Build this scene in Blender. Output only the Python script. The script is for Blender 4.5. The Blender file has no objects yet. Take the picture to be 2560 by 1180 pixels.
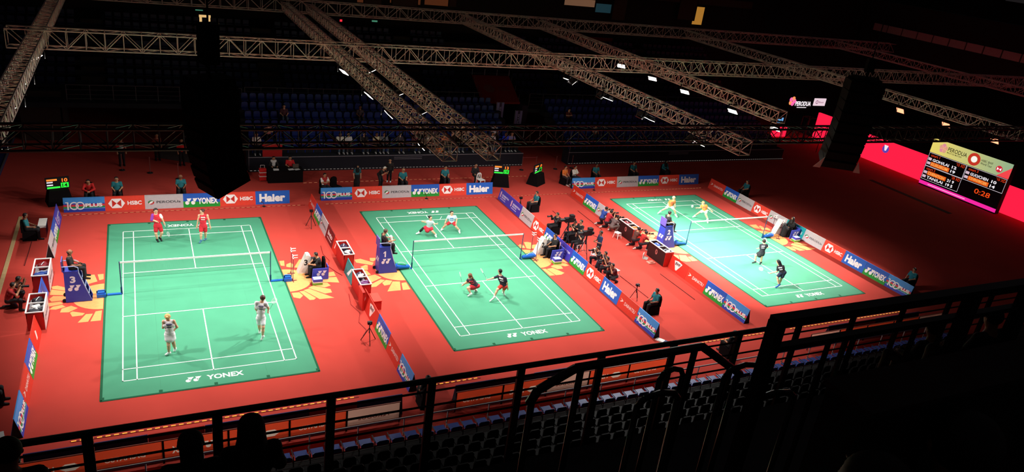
import bpy, math, random
import numpy as np
from mathutils import Vector, Matrix
random.seed(7)
S = bpy.context.scene
COL = S.collection
PI = math.pi

# ---------------------------------------------------------------- camera
CAM = np.array([-14.8706, -32.2645, 16.8993]); YAW, PITCH, ROLL, FPX = .4912, .3996, .1365, 1873.6
def cam_axes():
    cy, sy, cp, sp = math.cos(YAW), math.sin(YAW), math.cos(PITCH), math.sin(PITCH)
    f = np.array([sy*cp, cy*cp, -sp]); r = np.array([cy, -sy, 0.]); u = np.cross(r, f)
    c, s = math.cos(ROLL), math.sin(ROLL)
    return c*r+s*u, -s*r+c*u, f
AX = np.array(cam_axes())
cd = bpy.data.cameras.new('camera'); cd.sensor_width = 36; cd.lens = FPX*36/2560; cd.clip_end = 300; cd.clip_start = .05
cam = bpy.data.objects.new('camera', cd); COL.objects.link(cam)
cam.matrix_world = Matrix(((AX[0][0], AX[1][0], -AX[2][0], CAM[0]), (AX[0][1], AX[1][1], -AX[2][1], CAM[1]),
                           (AX[0][2], AX[1][2], -AX[2][2], CAM[2]), (0, 0, 0, 1)))
S.camera = cam
def ray(u, v): return np.array([(u-1280)/FPX, -(v-590)/FPX, 1.]) @ AX
def G(u, v, z=0.): d = ray(u, v); return CAM+d*(z-CAM[2])/d[2]          # photo pixel -> point at height z
def onY(u, v, y): d = ray(u, v); return CAM+d*(y-CAM[1])/d[1]          # photo pixel -> point in the plane Y = y
def onX(u, v, x): d = ray(u, v); return CAM+d*(x-CAM[0])/d[0]

# ---------------------------------------------------------------- world and exposure
W = bpy.data.worlds.new('dark_arena'); S.world = W; W.use_nodes = True
W.node_tree.nodes['Background'].inputs[0].default_value = (.5, .42, .45, 1)
W.node_tree.nodes['Background'].inputs[1].default_value = .02
vs = S.view_settings; vs.view_transform = 'Standard'; vs.look = 'None'; vs.gamma = 1; vs.use_curve_mapping = False; vs.exposure = 0.0
# power of one court flood lamp (each lamp's light is made in its builder further down)
FLOOD = 350.

# ---------------------------------------------------------------- materials
def lin(c):
    if isinstance(c, str):
        c = [int(c[i:i+2], 16)/255 for i in (0, 2, 4)]
    return [x/12.92 if x <= .04045 else ((x+.055)/1.055)**2.4 for x in c]
MATS = {}
def mat(name, col, rough=.6, metal=0., var=.05, scale=9., emit=0., spec=.4, bump=0.):
    if name in MATS: return MATS[name]
    m = bpy.data.materials.new(name); m.use_nodes = True; nt = m.node_tree; b = nt.nodes['Principled BSDF']
    c = lin(col)
    b.inputs['Roughness'].default_value = rough; b.inputs['Metallic'].default_value = metal
    b.inputs['Specular IOR Level'].default_value = spec
    if emit:
        b.inputs['Base Color'].default_value = (*[x*.2 for x in c], 1)
        b.inputs['Emission Color'].default_value = (*c, 1); b.inputs['Emission Strength'].default_value = emit
    else:
        tc = nt.nodes.new('ShaderNodeTexCoord'); n = nt.nodes.new('ShaderNodeTexNoise'); n.inputs['Scale'].default_value = scale
        n.inputs['Detail'].default_value = 3
        r = nt.nodes.new('ShaderNodeValToRGB'); r.color_ramp.elements[0].position = .3; r.color_ramp.elements[1].position = .7
        r.color_ramp.elements[0].color = (*[x*(1-var) for x in c], 1); r.color_ramp.elements[1].color = (*[min(1, x*(1+var)) for x in c], 1)
        nt.links.new(tc.outputs['Object'], n.inputs['Vector']); nt.links.new(n.outputs['Fac'], r.inputs[0]); nt.links.new(r.outputs[0], b.inputs['Base Color'])
        if bump:
            bp = nt.nodes.new('ShaderNodeBump'); bp.inputs['Strength'].default_value = bump; n2 = nt.nodes.new('ShaderNodeTexNoise'); n2.inputs['Scale'].default_value = scale*14
            nt.links.new(tc.outputs['Object'], n2.inputs['Vector']); nt.links.new(n2.outputs['Fac'], bp.inputs['Height']); nt.links.new(bp.outputs[0], b.inputs['Normal'])
    MATS[name] = m
    return m
def hexmat(h, **k): return mat('paint_'+h, h, **k)

# ---------------------------------------------------------------- mesh helpers
class MB:
    def __init__(s): s.v = []; s.f = []; s.n = 0
    def add(s, v, f):
        v = np.asarray(v, float); o = s.n; s.v.append(v); s.n += len(v)
        s.f.extend([tuple(i+o for i in q) for q in f]); return s
    def box(s, c, d, R=None):
        x, y, z = d[0]/2, d[1]/2, d[2]/2
        v = np.array([(a, b, e) for e in (-z, z) for b in (-y, y) for a in (-x, x)])
        if R is not None: v = v @ np.asarray(R).T
        return s.add(v+np.asarray(c), [(0, 2, 3, 1), (4, 5, 7, 6), (0, 1, 5, 4), (2, 6, 7, 3), (0, 4, 6, 2), (1, 3, 7, 5)])
    def bb(s, a, b): return s.box([(a[i]+b[i])/2 for i in range(3)], [abs(b[i]-a[i]) for i in range(3)])
    def tube(s, p, q, r, r2=None, n=6, cap=True):
        p, q = np.asarray(p, float), np.asarray(q, float); r2 = r if r2 is None else r2
        d = q-p; d /= max(1e-9, np.linalg.norm(d)); a = np.cross(d, (0, 0, 1.) if abs(d[2]) < .9 else (1., 0, 0)); a /= np.linalg.norm(a); b = np.cross(d, a)
        t = np.arange(n)*2*PI/n; ring = np.outer(np.cos(t), a)+np.outer(np.sin(t), b)
        f = [(i, (i+1) % n, n+(i+1) % n, n+i) for i in range(n)]
        if cap: f += [tuple(range(n-1, -1, -1)), tuple(range(n, 2*n))]
        return s.add(np.vstack([p+ring*r, q+ring*r2]), f)
    def path(s, pts, r, n=6):
        for a, b in zip(pts, pts[1:]): s.tube(a, b, r, n=n)
        return s
    def extr(s, pts, a, b, axis=2):        # extrude a polygon: pts are the two other coordinates
        n = len(pts)
        def mk(h):
            o = []
            for p in pts:
                q = list(p); q.insert(axis, h); o.append(q)
            return o
        return s.add(mk(a)+mk(b), [tuple(range(n))[::-1], tuple(range(n, 2*n))]+[(i, (i+1) % n, n+(i+1) % n, n+i) for i in range(n)])
    def ball(s, c, r, nu=8, nv=5):
        r = np.asarray(r if hasattr(r, '__len__') else (r, r, r), float)
        v = [(0, 0, -1)]+[(math.cos(2*PI*i/nu)*math.cos(t), math.sin(2*PI*i/nu)*math.cos(t), math.sin(t)) for t in [(-.5+(j+1)/(nv+1))*PI for j in range(nv)] for i in range(nu)]+[(0, 0, 1)]
        f = [(0, 1+(i+1) % nu, 1+i) for i in range(nu)]; L = 1+nu*nv
        for j in range(nv-1):
            for i in range(nu): a = 1+j*nu+i; b = 1+j*nu+(i+1) % nu; f.append((a, b, b+nu, a+nu))
        f += [(L, L-nu+i, L-nu+(i+1) % nu) for i in range(nu)]
        return s.add(np.array(v)*r+np.asarray(c), f)
    def mesh(s, name, m, smooth=False):
        me = bpy.data.meshes.new(name); v = np.vstack(s.v) if s.v else np.zeros((0, 3))
        me.from_pydata(v.tolist(), [], s.f); me.update()
        if m is not None: me.materials.append(m)
        if smooth: me.shade_smooth()
        return me
    def build(s, name, m, parent=None, smooth=False): return link(name, s.mesh(name, m, smooth), parent)
def link(name, me, parent=None, loc=None, rz=None):
    o = bpy.data.objects.new(name, me); COL.objects.link(o)
    if parent is not None: o.parent = parent
    if loc is not None: o.location = [float(q) for q in loc]
    if rz is not None: o.rotation_euler = (0, 0, rz)
    return o
def tag(o, label, cat, group=None, kind=None):
    o['label'] = label; o['category'] = cat
    if group: o['group'] = group
    if kind: o['kind'] = kind
    return o
def struct(o, label=None):
    o['kind'] = 'structure'
    if label: o['label'] = label
    return o
def empty(name, loc, rz=0.):
    o = link(name, None, None, loc, rz); o.empty_display_size = .1; return o
def thing(name, label, cat, loc=(0, 0, 0), rz=0., group=None): return tag(empty(name, loc, rz), label, cat, group)

# flat print: 2-D shapes -> (verts, faces)
def rect(x0, y0, x1, y1): return [(x0, y0), (x1, y0), (x1, y1), (x0, y1)], [(0, 1, 2, 3)]
def poly(*p): return list(p), [tuple(range(len(p)))]
def disc(cx, cy, r, ry=None, n=20):
    ry = ry or r; return [(cx+r*math.cos(2*PI*i/n), cy+ry*math.sin(2*PI*i/n)) for i in range(n)], [tuple(range(n))]
def ring(cx, cy, r0, r1, n=24, a0=0., a1=2*PI, sy=1.):
    k = n+1; t = [a0+(a1-a0)*i/n for i in range(k)]
    return [(cx+r0*math.cos(q), cy+sy*r0*math.sin(q)) for q in t]+[(cx+r1*math.cos(q), cy+sy*r1*math.sin(q)) for q in t], [(i, i+k, i+k+1, i+1) for i in range(n)]
def join(*sh):
    v, f = [], []
    for a, b in sh:
        o = len(v); v += list(a); f += [tuple(i+o for i in q) for q in b]
    return v, f
TX = {}
def raw_text(s, bold, shear):
    k = (s, bold, shear)
    if k not in TX:
        c = bpy.data.curves.new('lettering', 'FONT'); c.body = s; c.size = 1; c.resolution_u = 3; c.offset = bold; c.shear = shear
        o = bpy.data.objects.new('lettering', c); COL.objects.link(o)
        dg = bpy.context.evaluated_depsgraph_get(); me = bpy.data.meshes.new_from_object(o.evaluated_get(dg))
        TX[k] = ([(v.co.x, v.co.y) for v in me.vertices], [tuple(p.vertices) for p in me.polygons])
        bpy.data.objects.remove(o); bpy.data.curves.remove(c); bpy.data.meshes.remove(me)
    return TX[k]
def text(s, x0, y0, w, h, bold=.02, shear=0.):      # lettering stretched into the box x0, y0, w, h
    v, f = raw_text(s, bold, shear)
    xs = [p[0] for p in v]; ys = [p[1] for p in v]; a, b = min(xs), max(xs); c, d = min(ys), max(ys)
    return [(x0+(p[0]-a)/(b-a)*w, y0+(p[1]-c)/(d-c)*h) for p in v], f
def place(sh, fn):
    v, f = sh; return np.array([fn(*p) for p in v]), f
def yy(x, y, h):                                   # the two-Y racket emblem
    w = h*.55; o = []
    for k in (0, 1):
        cx = x+k*h*.86
        o += [poly((cx+w*.45, y+h), (cx+w*.9, y+.28*h), (cx+w*1.75, y+h)), disc(cx+.3*h, y+.3*h, .3*h)]
    return join(*o)
# ---------------------------------------------------------------- people: one skinned surface per body, clothes and hair as parts
def surface(caps, h, k=.035, cut=None):
    A = np.array([c[0] for c in caps]); B = np.array([c[1] for c in caps]); ra = np.array([c[2] for c in caps]); rb = np.array([c[3] for c in caps])
    rm = np.maximum(ra, rb)[:, None]
    lo = np.minimum(A-rm, B-rm).min(0)-2*h; hi = np.maximum(A+rm, B+rm).max(0)+2*h
    n = np.ceil((hi-lo)/h).astype(int)+1
    g = np.stack(np.meshgrid(*[lo[i]+h*np.arange(n[i]) for i in range(3)], indexing='ij'), -1).astype(np.float32)
    F = None
    for a, b, r0, r1 in zip(A, B, ra, rb):
        d = b-a; L = max(1e-9, d@d); p = g-a.astype(np.float32); t = np.clip((p@d.astype(np.float32))/L, 0, 1)
        e = np.sqrt(((p-t[..., None]*d.astype(np.float32))**2).sum(-1))-(r0+(r1-r0)*t)
        if F is None: F = e
        else:
            q = np.clip(.5+.5*(F-e)/k, 0, 1); F = F+(e-F)*q-k*q*(1-q)
    if cut is not None: F = np.maximum(F, cut(g))
    ins = F < 0
    c = [ins[i:n[0]-1+i, j:n[1]-1+j, m:n[2]-1+m] for i in (0, 1) for j in (0, 1) for m in (0, 1)]
    cnt = sum(q.astype(np.int8) for q in c); act = (cnt > 0) & (cnt < 8)
    idx = -np.ones(act.shape, int); cells = np.argwhere(act); idx[act] = np.arange(len(cells))
    acc = np.zeros((len(cells), 3)); num = np.zeros(len(cells))
    off = [(i, j, m) for i in (0, 1) for j in (0, 1) for m in (0, 1)]
    for x in range(8):
        for ax in range(3):
            if off[x][ax] == 0:
                o2 = list(off[x]); o2[ax] = 1
                p = cells+off[x]; q = cells+o2
                f0 = F[p[:, 0], p[:, 1], p[:, 2]]; f1 = F[q[:, 0], q[:, 1], q[:, 2]]; s = (f0 < 0) != (f1 < 0)
                t = np.where(s, f0/np.where(s, f0-f1, 1), 0); pt = p+t[:, None]*(q-p)
                acc[s] += pt[s]; num[s] += 1
    V = lo+h*acc/num[:, None]
    faces = []
    for ax in range(3):
        o1, o2 = [(1, 2), (2, 0), (0, 1)][ax]
        sl0 = [slice(None)]*3; sl1 = [slice(None)]*3; sl0[ax] = slice(0, -1); sl1[ax] = slice(1, None)
        a, b = ins[tuple(sl0)], ins[tuple(sl1)]
        for flip, m in ((False, a & ~b), (True, ~a & b)):
            e = np.argwhere(m)
            e = e[(e[:, o1] > 0) & (e[:, o2] > 0) & (e[:, o1] < n[o1]-1) & (e[:, o2] < n[o2]-1)]
            if not len(e): continue
            d1 = np.zeros(3, int); d1[o1] = 1; d2 = np.zeros(3, int); d2[o2] = 1
            q = [idx[tuple((e-x).T)] for x in (d1*0, d1, d1+d2, d2)]
            if flip: q = q[::-1]
            faces.append(np.stack(q, 1))
    f = np.vstack(faces); f = f[(f >= 0).all(1)]
    return V, f
def smesh(name, m, caps, h, extra=None, **k):
    V, f = surface(caps, h, **k); b = MB(); b.add(V, [tuple(int(i) for i in q) for q in f])
    if extra: extra(b)
    return b.mesh(name, m, True)

JN = 'hd nk ch pv sl el hl sr er hr kl al tl kr ar tr'.split()
def pose(**k):
    d = dict(hd=(0, -.03, 1.63), nk=(0, 0, 1.46), ch=(0, 0, 1.30), pv=(0, 0, .93), sl=(-.185, 0, 1.39), el=(-.25, .02, 1.12), hl=(-.24, -.10, .88),
             sr=(.185, 0, 1.39), er=(.25, .02, 1.12), hr=(.24, -.10, .88), kl=(-.10, -.02, .49), al=(-.11, .02, .08), tl=(-.12, -.15, .035), kr=(.10, -.02, .49), ar=(.11, .02, .08), tr=(.12, -.15, .035), face=(0, -1, 0))
    d.update(k); return {a: np.array(b, float) for a, b in d.items()}
SIT = dict(pv=(0, .06, .54), ch=(0, .10, .90), nk=(0, .10, 1.05), hd=(0, .06, 1.21), sl=(-.19, .10, .98), sr=(.19, .10, .98), el=(-.25, .03, .73), er=(.25, .03, .73), hl=(-.14, -.22, .66), hr=(.14, -.22, .66),
           kl=(-.14, -.38, .52), kr=(.14, -.38, .52), al=(-.15, -.40, .09), ar=(.15, -.40, .09), tl=(-.16, -.57, .035), tr=(.16, -.57, .035))
POSES = {
 'stand': pose(), 'sit': pose(**SIT),
 'sit_clasp': pose(**{**SIT, 'ch': (0, -.02, .86), 'nk': (0, -.08, 1.0), 'hd': (0, -.14, 1.13), 'sl': (-.19, -.03, .94), 'sr': (.19, -.03, .94), 'el': (-.27, -.22, .72), 'er': (.27, -.22, .72), 'hl': (-.03, -.42, .66), 'hr': (.03, -.42, .66)}),
 'sit_cross': pose(**{**SIT, 'el': (-.25, -.05, .78), 'er': (.25, -.05, .78), 'hl': (.08, -.16, .82), 'hr': (-.08, -.18, .80)}),
 'sit_lens': pose(**{**SIT, 'el': (-.24, -.12, .82), 'er': (.24, -.12, .82), 'hl': (-.07, -.26, 1.04), 'hr': (.07, -.24, 1.08)}),
 'sit_write': pose(**{**SIT, 'el': (-.26, -.08, .76), 'er': (.26, -.08, .76), 'hl': (-.16, -.36, .76), 'hr': (.16, -.36, .76), 'hd': (0, .02, 1.20)}),
 'crouch': pose(pv=(0, .16, .36), ch=(0, -.02, .70), nk=(0, -.08, .85), hd=(0, -.15, .99), sl=(-.18, -.04, .79), sr=(.18, -.04, .79), el=(-.22, -.26, .64), er=(.22, -.26, .64), hl=(-.06, -.36, .90), hr=(.07, -.32, .92),
                kl=(-.20, -.26, .46), kr=(.20, -.20, .30), al=(-.15, -.12, .09), ar=(.17, .20, .10), tl=(-.17, -.29, .035), tr=(.19, .08, .035)),
 'kneel': pose(pv=(0, .14, .46), ch=(0, .02, .82), nk=(0, -.04, .97), hd=(0, -.10, 1.11), sl=(-.18, 0, .91), sr=(.18, 0, .91), el=(-.22, -.20, .74), er=(.22, -.20, .74), hl=(-.06, -.34, 1.0), hr=(.07, -.30, 1.02),
                kl=(-.16, -.30, .50), kr=(.16, -.06, .09), al=(-.15, -.26, .09), ar=(.17, .34, .10), tl=(-.17, -.43, .035), tr=(.18, .46, .04)),
 'operate': pose(hl=(-.12, -.38, 1.30), hr=(.14, -.36, 1.28), el=(-.26, -.14, 1.13), er=(.27, -.12, 1.13)),
 'hold': pose(hl=(-.06, -.28, 1.12), hr=(.08, -.28, 1.10), el=(-.25, -.06, 1.10), er=(.26, -.06, 1.10)),
 'lean': pose(pv=(0, .14, .90), ch=(0, -.10, 1.14), nk=(0, -.18, 1.27), hd=(0, -.26, 1.38), sl=(-.18, -.12, 1.22), sr=(.18, -.12, 1.22), el=(-.22, -.26, .98), er=(.22, -.3, 1.0), hl=(-.10, -.42, 1.12), hr=(.10, -.44, 1.16)),
}
PMESH = {}
def unit(v): return v/max(1e-9, np.linalg.norm(v))
def body_caps(p, g=0., part='body', sleeve=.55, leg=.5):
    ax = unit(p['sr']-p['sl']); hips = [p['pv']-ax*.085, p['pv']+ax*.085]
    if part == 'body':
        hd = p['hd']; up = unit(hd-p['nk'])
        c = [(p['pv'], p['ch'], .105, .115), (p['sl'], p['sr'], .062, .062), (p['sl']*.72+p['pv']*.28, p['sr']*.72+p['pv']*.28, .085, .085), (hips[0], hips[1], .095, .095), (p['ch'], p['nk'], .08, .06), (p['nk'], hd, .058, .06),
             (hd-up*.045+unit(p['face'])*.012, hd+up*.025, .08, .098)]
        for s, q in (('l', hips[0]), ('r', hips[1])):
            e, h_ = p['e'+s], p['h'+s]; d = unit(h_-e)
            c += [(p['s'+s], e, .056, .044), (e, h_, .045, .03), (h_, h_+d*.065, .034, .03),
                  (q, p['k'+s], .09, .062), (p['k'+s], p['k'+s]*.6+p['a'+s]*.4, .06, .058), (p['k'+s]*.6+p['a'+s]*.4, p['a'+s], .058, .04), (p['a'+s]-[0, 0, .03], p['t'+s], .04, .034)]
        return c
    if part == 'shirt':
        mid = (p['pv']+p['ch'])/2; c = [(p['pv']+(p['ch']-p['pv'])*.02, p['ch'], .122, .126), (mid-ax*.06, mid+ax*.06, .105, .105), (p['sl'], p['sr'], .066, .066), (p['sl']*.72+p['pv']*.28, p['sr']*.72+p['pv']*.28, .098, .098), (hips[0]*.85+p['ch']*.15, hips[1]*.85+p['ch']*.15, .104, .104)]
        for s in 'lr':
            if sleeve > 0:
                e = p['s'+s]+(p['e'+s]-p['s'+s])*min(1, sleeve*1.5) if sleeve < .67 else p['e'+s]
                c.append((p['s'+s], e, .062, .06))
                if sleeve >= .9: c.append((p['e'+s], p['e'+s]+(p['h'+s]-p['e'+s])*.92, .06, .046))
        return c
    if part in ('shorts', 'trousers'):
        c = [(hips[0], hips[1], .110, .110), (p['pv'], p['pv']+(p['ch']-p['pv'])*.2, .112, .112)]
        for s, q in (('l', hips[0]), ('r', hips[1])):
            if part == 'shorts': c.append((q, q+(p['k'+s]-q)*leg, .102, .098))
            else: c += [(q, p['k'+s], .10, .075), (p['k'+s], p['k'+s]+(p['a'+s]-p['k'+s])*.93, .078, .06)]
        return c
    if part == 'skirt':
        m = (p['kl']+p['kr'])/2; d = unit(m-p['pv']); t = p['pv']+d*.20
        return [(hips[0], hips[1], .108, .108), (p['pv'], t, .115, .14), (hips[0], p['kl']*.45+hips[0]*.55, .10, .115), (hips[1], p['kr']*.45+hips[1]*.55, .10, .115)]
def get_mesh(key, part, fn):
    k = (key, part)
    if k not in PMESH: PMESH[k] = fn()
    return PMESH[k]
def skinmat(t): return mat('skin_'+t, dict(fair='e0ac8c', tan='b98462', brown='8a5a40')[t], rough=.55, var=.05)
def omat(o, m): o.material_slots[0].link = 'OBJECT'; o.material_slots[0].material = m
def person(key, loc, rz, label, top='1e6a70', bottom='17171c', skin='tan', hair='17110f', shoes='f2f2f2', sleeve=.5, legs='trousers', leg=.5, hairstyle='short', group=None, res=.03, scale=1., vest=None, prints=None, name='person', cat='person'):
    p = POSES[key]; fc = unit(p['face']); up = unit(p['hd']-p['nk']); sd = np.cross(fc, up); hd = p['hd']
    def body():
        def extra(b):
            c = hd+fc*.085
            b.add([c+up*.03, c+sd*.016-up*.022, c-sd*.016-up*.022, c+fc*.032-up*.018], [(0, 3, 1), (0, 2, 3), (1, 3, 2)])       # nose
            for s in (-1, 1): b.ball(hd+sd*s*.096-up*.008, (.018, .018, .03), 6, 3)                                       # ears
            for s in 'lr':
                e, h_ = p['e'+s], p['h'+s]; d = unit(h_-e); a = np.cross(d, fc); a = unit(a) if np.linalg.norm(a) > .2 else sd; nn = np.cross(a, d); w = h_+d*.07
                for i, (o, l) in enumerate(((-.026, .052), (-.009, .064), (.009, .06), (.026, .045))):
                    m_ = w+a*o+d*l*.5+nn*.006; b.tube(w+a*o-d*.02, m_, .0085, n=4); b.tube(m_, m_+d*l*.42+nn*.018, .008, .006, n=4)
                q = h_+d*.02-a*.026*(1 if s == 'l' else -1); t = q-a*.03*(1 if s == 'l' else -1)+d*.03; b.tube(q, t, .011, n=4); b.tube(t, t+d*.028, .009, .007, n=4)
        return smesh('body', None, body_caps(p), res, extra)
    me = get_mesh(key+str(res), 'body', body)
    if not me.materials: me.materials.append(skinmat('tan'))
    o = link(name, me, None, loc, rz); o.scale = (scale,)*3; omat(o, skinmat(skin)); tag(o, label, cat, group)
    def part(nm, k2, fn, m):
        me = get_mesh(key+str(res), k2, fn)
        if not me.materials: me.materials.append(m)
        c = link(nm, me, o); omat(c, m); return c
    if top: 
        sh = part('shirt', 'shirt%.2f' % sleeve, lambda: smesh('shirt', None, body_caps(p, part='shirt', sleeve=sleeve), res), hexmat(top, rough=.8))
        if vest: part('vest', 'vest', lambda: smesh('vest', None, [(p['pv']+(p['ch']-p['pv'])*.3, p['ch'], .14, .145), (p['sl']*.8+p['sr']*.2, p['sl']*.2+p['sr']*.8, .1, .1)], res), hexmat(vest, rough=.8))
    if bottom:
        if legs == 'skirt': part('skirt', 'skirt', lambda: smesh('skirt', None, body_caps(p, part='skirt'), res), hexmat(bottom, rough=.8))
        elif legs == 'robe': part('robe', 'robe', lambda: smesh('robe', None, body_caps(p, part='trousers')+[(p['pv'], (p['kl']+p['kr'])/2, .17, .19), ((p['kl']+p['kr'])/2, (p['al']+p['ar'])/2, .19, .21)], res, k=.08), hexmat(bottom, rough=.9))
        else: part(legs, legs+'%.2f' % leg, lambda: smesh(legs, None, body_caps(p, part=legs, leg=leg), res), hexmat(bottom, rough=.8))
    for s in 'lr':
        part('shoe', 'shoe'+s, lambda s=s: smesh('shoe', None, [(p['a'+s]-[0, 0, .025]+unit((p['a'+s]-p['t'+s])*[1, 1, 0])*.03, p['t'+s], .052, .043), (p['a'+s]+[0, 0, .01], p['a'+s]-[0, 0, .02], .05, .05)], res*.8), hexmat(shoes, rough=.6))
    def hairfn():
        c = [(hd+up*.022-fc*.012, hd+up*.03-fc*.015, .108, .105)]
        cut = lambda g: ((g-(hd+fc*.045+up*.03))@(fc-up*.75).astype(np.float32)) if hairstyle != 'bald' else ((g-(hd-fc*.02+up*.0))@(fc*.6+up).astype(np.float32))
        V = smesh('hair', None, c, res*.75, cut=cut)
        return V
    if hairstyle == 'hijab':
        part('headscarf', 'hijab', lambda: smesh('headscarf', None, [(hd-fc*.01+up*.01, hd-fc*.02-up*.1, .118, .11), (hd-up*.1, p['ch']+up*.02, .12, .165)], res, cut=lambda g: .07-np.sqrt(((g-(hd+fc*.12).astype(np.float32))**2).sum(-1))), hexmat(hair, rough=.9))
    elif hairstyle != 'none':
        h_ = part('hair', 'hair'+hairstyle, hairfn, hexmat(hair, rough=.55))
        if hairstyle == 'tail': part('ponytail', 'tail', lambda: smesh('ponytail', None, [(hd-fc*.10+up*.05, hd-fc*.17-up*.05, .04, .035), (hd-fc*.17-up*.05, hd-fc*.14-up*.22, .035, .015)], res*.6), hexmat(hair, rough=.55))
        if hairstyle == 'bun': part('hair_bun', 'bun', lambda: smesh('hair_bun', None, [(hd-fc*.11+up*.04, hd-fc*.13+up*.04, .05, .045)], res*.6), hexmat(hair, rough=.55))
        if hairstyle == 'long': part('long_hair', 'long', lambda: smesh('long_hair', None, [(hd-fc*.05+up*.02, hd-fc*.06-up*.2, .095, .09), (hd-fc*.06-up*.2, hd-fc*.05-up*.3, .09, .07)], res*.8, cut=lambda g: ((g-hd.astype(np.float32))@fc.astype(np.float32))-.03), hexmat(hair, rough=.55))
    def facefn():
        b = MB(); c = hd+fc*.1
        for s in (-1, 1):
            b.ball(c+sd*s*.034+up*.018-fc*.004, (.012, .012, .007), 6, 3); b.box(c+sd*s*.034+up*.036, (.028, .012, .006), np.array([sd, fc, up]).T)
        b.box(c-up*.048-fc*.006, (.04, .012, .009), np.array([sd, fc, up]).T)
        return b.mesh('face_features', None)
    part('face_features', 'face', facefn, hexmat('2a1714'))
    if prints: 
        for nm, a, b_, r_, colr in prints(p): part(nm, nm, lambda a=a, b_=b_, r_=r_: smesh(nm, None, [(a, b_, r_, r_)], res*.8), hexmat(colr, rough=.8))
    return o
# ---------------------------------------------------------------- floor and courts
carpet = mat('red_carpet', 'c04238', rough=.93, var=.07, scale=.35, spec=.12, bump=.15)
darkfloor = mat('dark_concrete', '1a1518', rough=.9)
b = MB(); b.bb((-24, -12.6, -.06), (47.2, 40, 0)); struct(b.build('floor', carpet), 'red carpet covering the arena floor')
b = MB(); b.bb((-60, -45, -.4), (90, 60, -.08)); struct(b.build('floor_slab', darkfloor), 'dark concrete slab under the stands')
green = mat('court_green', '489472', rough=.75, var=.05, scale=.8, spec=.25); green_dk = mat('court_edge_green', '1a5a3c', rough=.8, spec=.2)
white_line = mat('line_white', 'eef4ee', rough=.7, var=.03)
CT = {3: (-13.02, -.10), 1: (0, 0), 2: (17.47, .10)}
CN = {3: 'left', 1: 'centre', 2: 'right'}
def text_part(name, sh, z, m, parent, flip=False, cx=0, cy=0):
    b = MB(); V, f = place(sh, lambda x, y: (cx+(-x if flip else x), cy+(-y if flip else y), z)); b.add(V, f); return b.build(name, m, parent)
for c, (X, Y) in CT.items():
    t = thing('court_mat', '%s green court mat with white line markings' % ('leftmost' if c == 3 else 'middle' if c == 1 else 'rightmost'), 'court mat', (X, Y, 0))
    for i in range(4):      # four rolled strips with fine joints
        x0 = -3.66+i*1.83; b = MB(); b.bb((x0+.0008, -7.68, 0), (x0+1.8292, 7.68, .012)); b.build('mat_strip', green, t)
    for i in range(5):      # dark tape tabs where the strips meet
        for s in (-1, 1):
            b = MB(); b.bb((-3.72+i*1.83+.0, s*7.6-.07, .012), (-3.60+i*1.83, s*7.6+.07, .016)); b.build('tape_tab', green_dk, t)
    b = MB()
    for s in (-1, 1): b.bb((-3.72, s*7.72-.04, 0), (3.72, s*7.72+.04, .01)); b.bb((s*3.70-.04, -7.72, 0), (s*3.70+.04, 7.72, .01))
    b.build('edge_tape', green_dk, t)
    def line(x0, y0, x1, y1):
        b = MB(); b.bb((x0, y0, .012), (x1, y1, .0155)); b.build('court_line', white_line, t)
    w = .04
    for s in (-1, 1):
        line(s*3.05-(w if s > 0 else 0), -6.7, s*3.05+(0 if s > 0 else w), 6.7); line(s*2.59-(w if s > 0 else 0), -6.7, s*2.59+(0 if s > 0 else w), 6.7)
        for y in (1.98, 5.94, 6.70): line(-3.05, s*y-(w if s > 0 and y > 2 else 0 if s < 0 and y > 2 else w/2), 3.05, s*y+(0 if s > 0 and y > 2 else w if y > 2 else w/2))
        line(-.02, 1.98*s if s > 0 else -6.7, .02, 6.7 if s > 0 else -1.98)
        sh = join(yy(-1.0, 0, .30), text('YONEX', -.28, 0, 1.28, .30, .03))
        text_part('lettering', sh, .0135, white_line, t, flip=s > 0, cy=s*7.14+(-.15 if s < 0 else .15))
# nets
post_m = mat('net_post_blue', '123c5c', rough=.4); tape_m = mat('net_tape', 'f4f4f0'); bag_blue = mat('bag_blue', '1560c0', rough=.5); bag_green = mat('bag_green', '1f8a5a', rough=.5)
def net_material():
    m = bpy.data.materials.new('net_mesh'); m.use_nodes = True; nt = m.node_tree; b = nt.nodes['Principled BSDF']; b.inputs['Base Color'].default_value = (.09, .10, .07, 1); b.inputs['Roughness'].default_value = .9
    tc = nt.nodes.new('ShaderNodeTexCoord'); sx = nt.nodes.new('ShaderNodeSeparateXYZ'); nt.links.new(tc.outputs['Object'], sx.inputs[0])
    outs = []
    for ax in ('X', 'Z'):
        d = nt.nodes.new('ShaderNodeMath'); d.operation = 'MULTIPLY'; d.inputs[1].default_value = 50; nt.links.new(sx.outputs[ax], d.inputs[0])
        f = nt.nodes.new('ShaderNodeMath'); f.operation = 'FRACT'; nt.links.new(d.outputs[0], f.inputs[0])
        l = nt.nodes.new('ShaderNodeMath'); l.operation = 'LESS_THAN'; l.inputs[1].default_value = .10; nt.links.new(f.outputs[0], l.inputs[0]); outs.append(l)
    mx = nt.nodes.new('ShaderNodeMath'); mx.operation = 'MAXIMUM'; nt.links.new(outs[0].outputs[0], mx.inputs[0]); nt.links.new(outs[1].outputs[0], mx.inputs[1])
    nt.links.new(mx.outputs[0], b.inputs['Alpha']); return m
netm = net_material()
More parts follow.
